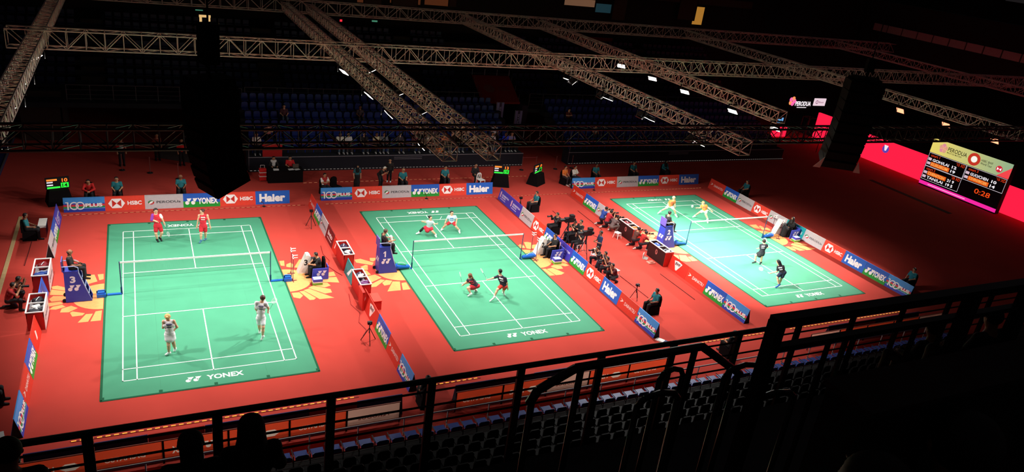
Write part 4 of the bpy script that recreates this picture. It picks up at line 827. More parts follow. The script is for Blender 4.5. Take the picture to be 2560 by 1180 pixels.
# ---------------------------------------------------------------- LED wall and big screen at right
ledr = mat('led_red', 'ff2046', emit=1.); 
t = thing('led_wall', 'long glowing red wall along the right edge of the floor', 'led wall')
for i in range(16): b = MB(); y0 = -9.5+1.94*i; b.bb((47.0, y0, .0), (47.25, y0+1.936, 2.28+(.35 if y0 > 17 else 0))); b.build('led_panel', ledr, t)
b = MB(); V, f = place(join(disc(0, 0, .36)), lambda x, y: (46.985, 12.9-x, 1.55+y)); b.add(V, f); e = b.build('emblem', mat('emblem_violet', '6a4ac0', emit=.8), t); b = MB(); V, f = place(poly((-.22, .36), (.22, .36), (.08, -.14), (-.08, -.14)), lambda x, y: (46.975, 12.9-x, 1.55+y)); b.add(V, f); b.build('shuttle_mark', mat('emblem_white', 'f4e8f0', emit=1.), e)
p, q = onY(1932, 318, 22), onY(1962, 335, 22); b = MB(); b.bb((p[0], 21.9, q[2]-.4), (q[0], 22.1, p[2])); o = b.build('glow_board', ledr); k = MB(); k.bb((p[0], 21.95, 0), (p[0]+.1, 22.05, q[2]-.3)); k.build('leg', blk, o); tag(o, 'small glowing red panel in the back corner left of the stage', 'panel')
t = thing('video_screen', 'large video scoreboard standing before the red wall', 'screen', (46.0, 8.0, 0)); SW, SH, SZ = 7.05, 4.05, .1
b = MB(); b.bb((.02, -SW, 0), (.5, 0, SZ+SH)); b.build('cabinet', blk, t)
scr = {}
def sp(nm, sh, col, e, lay): 
    b = MB(); V, f = place(sh, lambda x, y: (-.004*lay, -x*SW, SZ+y*SH)); b.add(V, f); return b.build(nm, mat('screen_'+col+str(e), col, emit=e), t)
sp('picture', rect(0, 0, 1, 1), '060206', .3, 1)
def gradient():
    m = bpy.data.materials.new('screen_header'); m.use_nodes = True; nt = m.node_tree; bs = nt.nodes['Principled BSDF']; tc = nt.nodes.new('ShaderNodeTexCoord'); sx = nt.nodes.new('ShaderNodeSeparateXYZ'); mp = nt.nodes.new('ShaderNodeMapRange'); r = nt.nodes.new('ShaderNodeValToRGB')
    nt.links.new(tc.outputs['Object'], sx.inputs[0]); nt.links.new(sx.outputs['Y'], mp.inputs[0]); mp.inputs[1].default_value = 0; mp.inputs[2].default_value = -SW; nt.links.new(mp.outputs[0], r.inputs[0])
    r.color_ramp.elements[0].color = (*lin('ead56a'), 1); r.color_ramp.elements[1].color = (*lin('8fae8a'), 1); nt.links.new(r.outputs[0], bs.inputs['Emission Color']); bs.inputs['Emission Strength'].default_value = 1.; bs.inputs['Base Color'].default_value = (.02, .02, .02, 1); return m
b = MB(); V, f = place(rect(0, .70, 1, 1), lambda x, y: (-.008, -x*SW, SZ+y*SH)); b.add(V, f); b.build('header', gradient(), t)
sp('corner', poly((.86, .70), (1, .70), (1, .93)), 'ff4a50', .9, 3)
for k in range(5): a = k*2*PI/5+.3; sp('flower', disc(.155+.03*math.cos(a), .855+.055*math.sin(a), .026, .047, 10), 'f09aa8' if k % 2 else 'f0b090', .8, 3)
sp('lettering', text('PERODUA', .215, .83, .245, .085, .01), '3a3420', .3, 3); sp('lettering', text('MALAYSIA MASTERS', .215, .785, .19, .03, .01), '6a5c30', .3, 3)
sp('logo', ring(.555, .85, .04, .075, 24, sy=1.7), 'd83a2a', .8, 3); sp('logo', disc(.555, .85, .036, .062), 'fff4f0', 1., 4)
sp('lettering', text('HSBC BWF', .64, .86, .14, .045, .01), '4a4a38', .4, 3); sp('lettering', text('World Tour', .64, .80, .14, .045, .01), '3a3a30', .4, 3); sp('logo', disc(.865, .83, .038, .066), 'e82a40', .8, 4); sp('logo', join(poly((.84, .80), (.865, .83), (.84, .86)), poly((.89, .80), (.89, .86), (.865, .83))), 'ffffff', 1., 5)
def frame(x0, y0, x1, y1):
    w, h = .004, .008; sp('box_frame', join(rect(x0, y0, x1, y0+h), rect(x0, y1-h, x1, y1), rect(x0, y0, x0+w, y1), rect(x1-w, y0, x1, y1)), 'e8dce8', .8, 3)
frame(.005, .40, .5, .69); frame(.005, .11, .5, .40); frame(.505, .40, .995, .69)
def game(x0, y1, court, t1, n1, n2, s1, s2, hl):
    sp('lettering', text('court %s' % court, x0+.03, y1-.075, .12, .055, .02), 'd83a18', .9, 3); sp('lettering', text(t1, x0+.37, y1-.08, .11, .06, .02), 'd83a18', .9, 3)
    for i, (nm, sc) in enumerate(((n1, s1), (n2, s2))):
        y = y1-.165-.09*i
        sp('flag', rect(x0+.01, y+.005, x0+.055, y+.06), 'e8c8d8', .8, 3)
        if i == hl: sp('highlight', rect(x0+.06, y-.012, x0+.31, y+.075), 'f0641e', .9, 3)
        sp('lettering', text(nm, x0+.07, y, .22, .06, .03), 'f6f0f6' if i != hl else 'ffb45a', .9, 4); sp('score', text(sc, x0+.33, y, .04*len(sc.replace(' ', ''))*.75, .06, .03), 'f6f0f6', 1., 4)
game(.005, .69, '1', "'15 XD", 'GOH/LAI', 'KUSU/KUM', '12', '19', 1); game(.005, .40, '2', "'28 XD", 'CHEN/TOH', 'TAN/LAI', '21 9', '19 5', 0); game(.505, .69, '3', "'10 XD", 'GUO/CHEN', 'CHRI/BOJE', '10', '14', 1)
sp('clock', text('0:28', .69, .22, .19, .1, .01), 'f04a14', 1., 3); sp('footer', rect(0, .0, 1, .075), 'ff2aa8', .9, 3); sp('footer_text', rect(.12, .025, .62, .045), 'ffb0e0', .9, 4)
# stage corner signs
t = thing('stage_sign', 'glowing white lettering with a pink flower in the far right corner', 'sign', (47.4, 26.0, 0)); fn = lambda x, y: (x, -.01, 1.9+y)
for k in range(5): a = k*2*PI/5; b = MB(); V, f = place(disc(.35+.28*math.cos(a), .75+.28*math.sin(a), .24), fn); b.add(V, f); b.build('petal', mat('petal_orange', 'ff9a5a', emit=1.) if k % 2 else mat('petal_pink', 'ff6ab0', emit=1.), t)
b = MB(); V, f = place(text('PERODUA', .85, .25, 2.3, .5, .03), fn); b.add(V, f); b.build('lettering', mat('sign_white', 'fff4fa', emit=1.1), t); b = MB(); V, f = place(rect(1.2, .05, 2.6, .12), fn); b.add(V, f); b.build('underline', mat('sign_white', 'fff4fa', emit=1.1), t); b = MB(); b.bb((0, .05, 1.6), (3.3, .12, 3.1)); b.build('backing', blk, t); b = MB(); b.bb((.4, .06, 0), (.5, .12, 1.6)); b.bb((2.8, .06, 0), (2.9, .12, 1.6)); b.build('leg', blk, t)
t = thing('white_panel', 'glowing white panel right of the stage lettering', 'sign', (51.0, 26.0, 0)); b = MB(); b.bb((0, 0, 2.2), (1.7, .1, 3.0)); b.build('panel', mat('panel_glow', 'f4d8e4', emit=.9), t); b = MB(); V, f = place(join(ring(.4, 2.6, .12, .2), text('Boat', .7, 2.5, .7, .2, .01)), lambda x, y: (x, -.008, y)); b.add(V, f); b.build('lettering', mat('panel_rose', 'c07aa0', emit=.5), t); b = MB(); b.bb((.2, .02, 0), (.3, .08, 2.2)); b.bb((1.4, .02, 0), (1.5, .08, 2.2)); b.build('leg', blk, t)
p = onY(1950, 300, 23); t = thing('monitor', 'small bluish monitor on a stand in the back corner', 'monitor', (p[0], 23, 0)); b = MB(); b.bb((-.5, -.04, p[2]-.35), (.5, .04, p[2]+.35)); b.build('case', blk, t); b = MB(); b.bb((-.45, -.05, p[2]-.3), (.1, -.04, p[2]+.1)); b.bb((.15, -.05, p[2]-.1), (.4, -.04, p[2]+.25)); b.build('picture', mat('monitor_blue', '6ab8f0', emit=.8), t); b = MB(); b.tube((0, 0, 0), (0, 0, p[2]), .04); b.build('pole', blk, t)
def cage(x, y, z0, z1, label):
    t = thing('rig_frame', label, 'frame', (x, y, 0)); m = mat('cage_red', '3a0c10', rough=.5)
    for sx in (-.45, .45):
        for sy in (-.45, .45): b = MB(); b.tube((sx, sy, 0), (sx, sy, z1), .035); b.build('post', m, t)
    b = MB()
    for z in (z0, z1):
        for s in (-.45, .45): b.tube((-.45, s, z), (.45, s, z), .03); b.tube((s, -.45, z), (s, .45, z), .03)
    b.build('frame_bars', m, t); b = MB(); b.tube((-.45, -.45, z0), (.45, -.45, z1), .02); b.tube((-.45, -.45, z1), (-.45, .45, z0), .02); b.build('brace', m, t)
cage(43.2, 16.4, 1.1, 2.3, 'dark square rig frame beside the red wall emblem'); cage(44.0, 19.8, .4, 2.6, 'dark rig frame tower at the stage corner')
# ---------------------------------------------------------------- players (joint positions measured from the photograph, metres)
PL = {
'p1':((-14.43,5.09),'-0.099,0.001,1.652;-0.101,0.001,1.502;-0.082,0.001,1.376;-0.048,0.001,0.844;-0.236,0.003,1.433;-0.292,-0.047,1.207;-0.099,-0.149,1.151;0.087,-0.001,1.405;0.17,-0.002,1.187;0.235,-0.003,1.006;-0.154,-0.081,0.479;-0.11,-0.014,0.152;-0.081,-0.044,0.035;0.113,-0.039,0.494;0.027,0.075,0.193;0.081,0.044,0.035'),
'p2':((-12.52,4.74),'0.047,-0.003,1.651;0.053,-0.003,1.511;0.082,-0.005,1.395;0.075,-0.005,0.844;-0.079,0.005,1.451;-0.137,0.009,1.211;-0.207,0.013,0.88;0.279,-0.018,1.441;0.338,-0.021,1.196;0.403,-0.026,0.807;-0.042,-0.132,0.571;-0.054,-0.115,0.175;-0.116,-0.141,0.035;0.175,0.003,0.498;0.177,0.168,0.124;0.116,0.141,0.035'),
'p3':((-14.44,-5.33),'-0.01,0,1.619;-0.001,0,1.493;0.019,-0,1.352;0.023,-0,0.846;-0.157,0.003,1.428;-0.188,0.053,1.138;-0.151,0.252,1.144;0.182,-0.003,1.402;0.288,-0.005,1.137;0.189,0.097,0.964;-0.039,-0.111,0.439;-0.045,-0.073,0.101;-0.154,-0.101,0.035;0.137,-0.01,0.437;0.175,0.131,0.129;0.154,0.101,0.035'),
'p4':((-11.07,-4.88),'0.088,-0.012,1.793;0.056,-0.008,1.634;0.024,-0.003,1.489;0.016,-0.002,0.868;-0.153,0.021,1.583;-0.17,0.024,1.321;-0.077,0.213,0.997;0.201,-0.028,1.555;0.298,-0.041,1.33;0.315,0.158,1.024;-0.036,0.078,0.47;0.01,0.297,0.139;0,0.268,0.035;0.073,-0.205,0.559;0.048,-0.244,0.18;-0,-0.268,0.035'),
'p5':((-0.99,3.73),'0.125,-0.048,1.1;0.14,-0.054,0.949;0.135,-0.052,0.857;0.098,-0.038,0.545;0.013,-0.005,0.854;-0.098,0.038,0.822;-0.204,0.079,0.841;0.256,-0.099,0.879;0.333,-0.236,0.8;0.382,-0.362,0.861;-0.212,0.073,0.435;-0.33,0.27,0.14;-0.481,0.296,0.035;0.25,-0.216,0.366;0.451,-0.252,0.163;0.481,-0.296,0.035'),
'p6':((0.56,4.03),'-0.027,0.012,1.172;-0.023,0.01,1.017;-0.005,0.002,0.915;0.02,-0.009,0.626;-0.176,0.075,0.957;-0.257,0.109,0.759;-0.35,0.04,0.606;0.165,-0.07,0.998;0.258,-0.11,0.843;0.214,-0.2,0.633;-0.308,0.097,0.391;-0.405,0.268,0.134;-0.469,0.263,0.035;0.239,-0.199,0.401;0.443,-0.22,0.187;0.469,-0.263,0.035'),
'p7':((-1.09,-3.21),'-0.161,0.076,0.979;-0.148,0.07,0.839;-0.095,0.045,0.748;0.152,-0.072,0.476;-0.211,0.1,0.754;-0.317,0.15,0.563;-0.37,0.286,0.389;-0.01,0.005,0.782;-0.109,0.052,0.615;-0.264,0.125,0.571;-0.273,-0.097,0.412;-0.147,-0.217,0.165;-0.252,-0.201,0.035;0.041,0.074,0.301;0.313,0.205,0.082;0.252,0.201,0.035'),
'p8':((-0.02,-3.89),'-0.041,0.022,1.461;-0.006,0.003,1.294;0.042,-0.022,1.161;0.193,-0.101,0.728;-0.083,0.044,1.205;-0.293,0.153,1.061;-0.481,0.252,0.954;0.219,-0.115,1.125;0.313,-0.164,0.901;0.378,-0.198,0.628;-0.165,-0.212,0.626;-0.306,-0.266,0.298;-0.473,-0.213,0.035;0.282,0.015,0.46;0.435,0.266,0.168;0.473,0.213,0.035'),
'p9':((16.18,4.44),'0.127,-0.107,1.293;0.135,-0.114,1.14;0.1,-0.085,1.034;0.019,-0.016,0.684;-0.023,0.02,1.058;-0.097,0.082,0.82;-0.144,-0.009,0.689;0.191,-0.161,1.108;0.234,-0.198,0.892;0.268,-0.227,0.733;-0.215,0.088,0.484;-0.387,0.336,0.222;-0.497,0.39,0.035;0.241,-0.267,0.509;0.429,-0.293,0.194;0.497,-0.39,0.035'),
'p10':((18.1,3.39),'-0.044,0.041,1.22;-0.017,0.016,1.109;0.031,-0.028,1.016;0.111,-0.102,0.727;-0.086,0.079,1.026;-0.137,0.127,0.841;-0.353,0.19,0.826;0.116,-0.107,1.091;0.228,-0.211,0.959;0.413,-0.382,0.826;-0.071,0.148,0.513;-0.114,0.473,0.149;-0.214,0.524,0.035;0.068,-0.309,0.548;0.194,-0.466,0.267;0.214,-0.524,0.035'),
'p11':((17.13,-3.11),'0.061,-0.067,1.487;0.083,-0.091,1.357;0.087,-0.095,1.237;0.093,-0.102,0.768;-0.023,0.025,1.208;-0.005,0.006,1.041;-0.013,0.163,0.927;0.19,-0.209,1.306;0.249,-0.273,1.167;0.303,-0.11,1.06;-0.161,0.044,0.544;-0.075,0.041,0.15;-0.182,0.114,0.035;0.109,-0.165,0.551;0.227,-0.118,0.165;0.182,-0.114,0.035'),
'p12':((16.07,-5.92),'-0.18,0.212,1.482;-0.121,0.142,1.329;-0.068,0.08,1.239;0.068,-0.079,0.957;-0.143,0.168,1.203;-0.125,0.147,0.929;-0.303,0.356,0.742;0.017,-0.02,1.313;0.058,-0.068,1.068;-0.055,0.065,0.847;-0.147,0.001,0.654;-0.004,-0.106,0.242;-0.094,-0.046,0.035;0.11,-0.066,0.596;0.164,0.011,0.198;0.094,0.046,0.035'),
}
FACE = dict(p1=(.15, -1, -.35), p2=(-.9, -.6, -.1), p3=(.2, 1, 0), p4=(.6, 1, 0), p5=(.4, -1, 0), p6=(.1, -1, 0), p7=(-.5, 1, 0), p8=(-.8, .7, 0), p9=(.7, -1, 0), p10=(-.2, -1, 0), p11=(.1, 1, 0), p12=(-.6, .9, -.2))
for k, (base, s) in PL.items():
    POSES[k] = {j: np.array([float(q) for q in t.split(',')]) for j, t in zip(JN, s.split(';'))}; POSES[k]['face'] = np.array(FACE[k], float)
def badge(col, back=False, n='back_print'):
    def f(p):
        fc = unit(np.array([p['face'][0], p['face'][1], 0])); sd = unit(p['sr']-p['sl']); nn = unit(np.cross(sd, p['ch']-p['pv'])); nn = nn if nn[:2]@fc[:2] > 0 else -nn; d = -nn if back else nn
        u = unit(p['ch']-p['pv'])
        return [(n, p['ch']-u*.02+d*.108-sd*.07, p['ch']-u*.02+d*.108+sd*.07, .038, col), (n+'_low', p['ch']-u*.13+d*.1-sd*.06, p['ch']-u*.13+d*.1+sd*.06, .034, col)]
    return f
def arm_cover(side, col):
    return lambda p: [('sleeve_white', p['s'+side], p['s'+side]+(p['e'+side]-p['s'+side])*.7, .08, col)]
def player(k, label, **kw): return person(k, (*PL[k][0], .027), 0, label, group=None, res=.024, **kw)
player('p1', 'player in red kit and black shoes looking down on the far left court', top='d42838', bottom='c8202e', legs='shorts', leg=.62, skin='fair', shoes='1a1a1e', hair='1d1412', sleeve=.3, prints=lambda p: [('sleeve_purple', p['sl'], p['el'], .078, '8a3aa8'), ('sleeve_white', p['sr'], p['er']*.5+p['sr']*.5, .08, 'f0e8e4')])
player('p2', 'player in red sleeveless kit and blue-white shoes on the far left court', top='d42838', bottom='c8202e', legs='shorts', leg=.66, skin='fair', shoes='4a7a9a', hair='3a2018', sleeve=0, hairstyle='bun', prints=badge('e8c0b8', n='chest_print'))
player('p3', 'blond player in a white dress seen from behind on the left court', top='f4f0f4', bottom='f4f0f4', legs='skirt', skin='fair', hair='d8b070', sleeve=0, hairstyle='bun', prints=badge('4a4a6a', True))
player('p4', 'tall player in white shirt and shorts seen from behind on the left court', top='f4f0f4', bottom='f0f0f4', legs='shorts', leg=.62, skin='fair', hair='4a2c22', sleeve=.4, prints=badge('6a6a84', True))
player('p5', 'player lunging in grey shirt, red skirt and one black leg sleeve', top='a8bcbc', bottom='c8283a', legs='skirt', skin='fair', sleeve=.35, hairstyle='bun', prints=lambda p: [('leg_sleeve', p['kl']+(p['kl']-p['al'])*.08, p['al']*.7+p['kl']*.3, .068, '12201e')])
player('p6', 'player crouching wide in white-blue shirt and red shorts on the centre court', top='b8ccd8', bottom='d8303a', legs='shorts', leg=.5, skin='fair', sleeve=.45, prints=badge('5a88a8', n='chest_print'))
player('p7', 'crouching player with brown ponytail in dark shirt and red skirt', top='3a2c3a', bottom='d8303e', legs='skirt', skin='fair', hair='6a4028', sleeve=.2, hairstyle='tail', prints=badge('b83038', True))
player('p8', 'player in dark patterned shirt and red shorts reaching with racket', top='2a2434', bottom='d83a2a', legs='shorts', leg=.62, skin='fair', hair='120e10', sleeve=.45, prints=badge('e8e0e4', True))
player('p9', 'stooping blond player in orange shirt and white shorts on the right court', top='d87838', bottom='f0ece8', legs='shorts', leg=.55, skin='fair', hair='e0c890', sleeve=.4, prints=badge('b04a38', n='chest_print'))
player('p10', 'player in orange top lunging with arms spread on the right court', top='e88a3a', bottom='f0ece8', legs='shorts', leg=.5, skin='fair', hair='b89060', sleeve=.3, prints=badge('d06a58', n='chest_print'))
player('p11', 'player in black shirt and black skirt seen from behind on the right court', top='20222a', bottom='1c2224', legs='skirt', skin='fair', hair='2a1a16', shoes='1a2426', sleeve=.4, prints=badge('c8b8bc', True))
player('p12', 'bending long-haired player in black shirt and blue-black shorts', top='1c1c24', bottom='1a2440', legs='shorts', leg=.75, skin='fair', hair='10141a', shoes='2a5aa0', sleeve=.5, hairstyle='long', prints=badge('d8d8dc', True))
def racket(a, d, up, label, l=.68):
    d = unit(np.array(d, float)); a = np.array(a, float); n = unit(np.cross(d, np.array(up, float))); w = np.cross(d, n)
    t = thing('badminton_racket', label, 'racket', tuple(a)); fm = hexmat('c8ccd0'); c = d*(l-.125)
    b = MB(); b.tube((0, 0, 0), d*.15, .014); b.build('grip', hexmat('e0e0d8'), t); b = MB(); b.tube(d*.15, d*(l-.25), .006, n=5); b.build('shaft', hexmat('2a3a3a'), t)
    pts = [c+d*.125*math.cos(q)+w*.10*math.sin(q) for q in [2*PI*i/18 for i in range(19)]]; b = MB(); b.path(pts, .008, 5); b.build('frame', fm, t)
    b = MB()
    for i in range(-4, 5): x = i*.022; h = .125*math.sqrt(max(0, 1-(x/.1)**2)); b.tube(c+w*x-d*h, c+w*x+d*h, .0015, n=3); x2 = i*.027; h2 = .1*math.sqrt(max(0, 1-(x2/.125)**2)); b.tube(c+d*x2-w*h2, c+d*x2+w*h2, .0015, n=3)
    o = b.build('strings', hexmat('f0f0ec'), t)
def hand(k, s): p = POSES[k]; return np.array([*PL[k][0], .013])+p['h'+s]+unit(p['h'+s]-p['e'+s])*.05
VD = np.array([.47, .88, 0]); RT = np.array([.88, -.47, 0])
racket(hand('p8', 'l'), RT*-.55+np.array((0, 0, .8)), VD, 'raised racket held out by the player in the dark patterned shirt')
racket(hand('p7', 'l'), RT*-.2+VD*.3+np.array((0, 0, .5)), VD, 'racket held by the crouching ponytailed player'); racket(hand('p1', 'r'), RT*.25+np.array((0, 0, -.8)), VD, 'racket hanging from the hand of the player in red with purple sleeve'); racket(hand('p5', 'r'), RT*.3+np.array((0, 0, .7))-VD*.3, VD, 'racket swung by the lunging player in grey shirt'); racket(hand('p12', 'l'), RT*-.7+VD*.5+np.array((0, 0, .1)), (0, 0, 1), 'racket held forward by the bending long-haired player'); racket(hand('p10', 'l'), RT*-.5-VD*.5+np.array((0, 0, .3)), (0, 0, 1), 'racket of the lunging player in orange top'); racket(hand('p4', 'r'), RT*.2+VD*.6+np.array((0, 0, .6)), RT, 'racket in front of the tall player in white'); racket(hand('p11', 'r'), VD*.7+np.array((0, 0, .6)), RT, 'racket in front of the player in black skirt')

# ---------------------------------------------------------------- umpires and service judges
person('sit', (-17.78, -.12, .93), PI/2, 'bald umpire in black on the high chair by the left court', top='1e1a1c', bottom='141216', skin='brown', hairstyle='bald', hair='2a1c18', shoes='100c0e', sleeve=.5)
person('sit_write', (-4.5, .08, .93), PI/2, 'umpire with white towel on the high chair by the centre court', top='2a2220', bottom='16161c', skin='tan', hair='4a3428', shoes='100c0e', sleeve=.5); person('sit', (12.78, .2, .93), PI/2, 'dark-haired umpire in black on the high chair by the right court', top='1a1a1c', bottom='141216', skin='tan', hair='0e0a0a', shoes='100c0e', sleeve=.5)
o = MB(); V, f = surface([(np.array((0, 0, 0)), np.array((.05, 0, -.3)), .07, .09)], .03); o.add(V, [tuple(int(i) for i in q) for q in f]); p = o.build('towel', tl, None, True); p.location = (-4.28, -.05, 1.9); tag(p, 'white towel on the chest of the centre court umpire', 'towel')
for c, (x, y) in {3: (-7.72, .1), 1: (5.05, .1), 2: (22.85, .2)}.items():
    covered_chair((x, y, 0), -PI/2, 'black chair under the service judge of the %s court' % CN[c])
    person('sit_clasp' if c == 3 else 'sit', (x, y, 0), -PI/2, 'service judge in black %sbeside the %s court' % ('cap ' if c == 3 else 'headscarf ' if c == 2 else 'shirt ', CN[c]), top='1c1a1a', bottom='141216', skin='tan', hair='1a1210', shoes='100c0e', sleeve=.5 if c != 2 else 1., legs='trousers' if c != 2 else 'robe', hairstyle='hijab' if c == 2 else 'short')
# ---------------------------------------------------------------- line judges in teal on black chairs
LJ = [(-16.3, 11.0, 0, 'behind the left court on the left'), (-13.1, 11.1, 0, 'behind the left court near the speaker array'), (0, 11.3, 0, 'behind the centre court on the left'), (3.0, 11.6, 0, 'behind the centre court on the right'), (14.6, 11.3, 0, 'behind the right court on the left'), (18.1, 11.6, 0, 'behind the right court in the middle'),
      (7.15, 6.5, -PI/2, 'beside the purple boards in the media lane'), (7.05, -6.75, -PI/2, 'at the near end of the media lane'), (25.0, 7.0, -PI/2, 'beyond the right side boards at the far end'), (24.6, -7.7, -PI/2, 'beyond the right side boards at the near end'), (-20.0, 6.35, PI/2, 'at the left edge beside the purple board')]
for i, (x, y, rz, nm) in enumerate(LJ):
    covered_chair((x, y, 0), rz, 'black covered chair of the line judge %s' % nm); person('sit', (x, y, 0), rz, 'line judge in teal shirt seated %s' % nm, top='1f7078', bottom='121014', skin=['tan', 'brown', 'tan'][i % 3], hair='15100f', shoes='141012', sleeve=.5, hairstyle='bald' if i in (1, 2) else 'short')
covered_chair((21.1, 11.7, 0), 0, 'black covered chair of the headscarfed line judge'); person('sit', (21.1, 11.7, 0), 0, 'line judge in teal with black headscarf behind the right court', top='2a8088', bottom='121014', hairstyle='hijab', hair='0c0a0c', shoes='141012', sleeve=1., legs='robe')
person('stand', (-2.95, 11.5, 0), 0, 'woman in black headscarf and teal shirt standing behind the centre court', top='1f5a62', bottom='0e0c0e', hairstyle='hijab', hair='0c0c0e', shoes='141012', sleeve=.5, legs='robe', scale=.9)
covered_chair((-20.0, -7.1, 0), PI/2, 'black covered chair at the near left edge'); person('sit', (-20.0, -7.1, 0), PI/2, 'line judge in dark clothes at the near left edge', top='1a1416', bottom='0e0c0e', skin='brown', shoes='141012', sleeve=.5)
for i, (x, y) in enumerate(((-6.1, -10.9), (8.3, -11.0), (-18.9, -11.3))):
    covered_chair((x, y, 0), PI, 'black chair facing the courts at the near edge, %s' % ['left of centre', 'in the media lane gap', 'leftmost'][i]); person('sit', (x, y, 0), PI, 'line judge seen from behind at the near edge, %s' % ['left of centre', 'in the media lane gap', 'leftmost'][i], top='14282c', bottom='0e0c0e', hair='0c0a0a', shoes='141012', sleeve=.5)
# helpers at the back of the floor
covered_chair((-17.65, 11.1, 0), 0, 'black chair of the helper in red by the left scoreboard'); person('sit_clasp', (-17.65, 11.1, 0), 0, 'helper in red long sleeves seated by the left scoreboard', top='c41e1c', bottom='16121a', sleeve=1., hair='1a0e0c')
covered_chair((-5.1, 10.75, 0), .3, 'black chair of the helper behind the first centre board'); person('sit_cross', (-5.1, 10.75, 0), .3, 'helper in white and red vest with folded arms behind the centre boards', top='e8dcd4', vest='a81c1c', bottom='16121a', sleeve=.5); covered_chair((-4.4, 10.9, 0), .5, 'empty black covered chair behind the centre boards')
person('lean', (-1.4, 11.5, 0), .6, 'photographer with white cap stooping behind the centre boards', top='1a1614', bottom='141216', hair='e0d8c8', sleeve=.5); person('stand', (-.55, 12.5, 0), -.4, 'person in black vest standing behind the stooping photographer', top='1c1816', bottom='141216', sleeve=1., scale=.92)
covered_chair((-9.6, 14.2, 0), 0, 'black covered chair left of the red case')
person('sit', (5.3, 11.9, 0), 0, 'photographer in black with lanyard behind the centre scoreboard side', top='181216', bottom='141216', sleeve=1.); 
for x, lab, tp, ar in ((11.85, 'helper in orange shirt seated behind the right court boards', 'd8702a', 'sit'), (12.65, 'helper in white shirt with folded arms behind the right court boards', 'd8d0c4', 'sit_cross')): covered_chair((x, 11.0, 0), .35, 'black chair under the %s' % lab.split(' seated')[0].split(' with')[0]); person(ar, (x, 11.0, 0), .35, lab, top=tp, bottom='241c22', shoes='c8b8b0', sleeve=1. if tp[0] == 'd' and tp[1] == '8' and tp[2] == 'd' else .5)
person('sit_write', (-7.6, 14.0, .05), 0, 'official in black and white at the left of the officials table', top='1a1618', bottom='141216', sleeve=1., vest='d0c8c4'); person('sit_write', (-6.6, 14.0, .05), 0, 'official in red shirt at the right of the officials table', top='d01c20', bottom='141216', sleeve=.5); 
for x in (-7.6, -6.6): covered_chair((x, 14.15, 0), 0, 'black chair of the %s official' % ('left' if x < -7 else 'right'))
for (x, y, lab, tp, v) in ((-16.1, 16.75, 'steward in red and white vest standing at the back left', 'b81c18', 'd8c8c0'), (-14.1, 17.7, 'steward in dark orange standing at the back left', '7a2a14', None), (-12.75, 16.6, 'steward in bright red shirt standing beside the ramp', 'd82018', None)): person('stand', (x, y, 0), .2, lab, top=tp, vest=v, bottom='141014', shoes='1a1214', sleeve=.5)
# ---------------------------------------------------------------- camera crew
cb = mat('camera_black', '131114', rough=.45)
def video_camera(x, y, rz, label, h=1.35):
    t = thing('video_camera', label, 'camera', (x, y, 0), rz)
    for k in range(3): a = k*2*PI/3; b = MB(); b.tube((0, 0, h*.85), (.42*math.cos(a), .42*math.sin(a), .02), .028, .02); b.build('leg', cb, t); b = MB(); b.tube((.3*math.cos(a), .3*math.sin(a), .3), (0, 0, .45), .014); b.build('spreader', cb, t)
    b = MB(); b.tube((0, 0, h*.6), (0, 0, h), .05); b.build('column', cb, t); b = MB(); b.bb((-.11, -.28, h), (.11, .25, h+.26)); b.bb((-.09, .25, h+.05), (.09, .4, h+.2)); b.build('camera_body', cb, t)
    b = MB(); b.tube((0, -.28, h+.14), (0, -.62, h+.14), .085, .11, n=12); b.build('lens', cb, t); b = MB(); b.bb((-.14, .05, h+.28), (.1, .3, h+.42)); b.bb((.1, -.1, h+.26), (.14, .2, h+.34)); b.build('viewfinder', cb, t); b = MB(); b.tube((0, .2, h+.05), (.15, .75, h-.15), .014); b.build('pan_bar', cb, t)
def still_camera(p, rz, label):
    t = thing('still_camera', label, 'camera', p, rz); b = MB(); b.bb((-.07, -.04, -.05), (.07, .04, .05)); b.bb((-.03, -.035, .05), (.03, .035, .075)); b.build('camera_body', cb, t); b = MB(); b.tube((0, -.04, 0), (0, -.26, 0), .04, .055, n=10); b.build('lens', cb, t)
W_ = -PI/2
person('sit_lens', (6.75, 3.0, 0), W_, 'seated photographer in black suit with lanyard at the media lane boards', top='141216', bottom='121014', shoes='141012', sleeve=1.); covered_chair((6.75, 3.0, 0), W_, 'black chair of the seated photographer at the media lane boards'); still_camera((6.42, 3.0, 1.12), W_, 'long-lens camera of the seated photographer in black suit')
video_camera(6.75, 1.55, W_, 'large tripod video camera in the media lane, farther one'); covered_chair((7.25, 1.75, 0), W_, 'black chair behind the farther video camera'); person('sit_lens', (7.25, 1.75, 0), W_, 'camera operator in black seated behind the farther video camera', top='161214', bottom='121014', shoes='141012', sleeve=.5)
person('operate', (7.15, .85, 0), W_+.2, 'standing cameraman in black with cap between the video cameras', top='121012', bottom='0e0c0e', shoes='141012', sleeve=1., hair='0c0a0a')
video_camera(6.85, -.35, W_, 'large tripod video camera in the media lane, nearer one'); person('sit_lens', (7.0, .5, 0), W_+.1, 'camera operator seated on a white chair at the nearer video camera', top='181416', bottom='121014', shoes='c8c0bc', sleeve=.5)
person('hold', (7.5, -.75, 0), W_-.2, 'standing man in navy shirt with lanyard beside the nearer video camera', top='1c2c50', bottom='141016', skin='brown', shoes='141012', sleeve=.5)
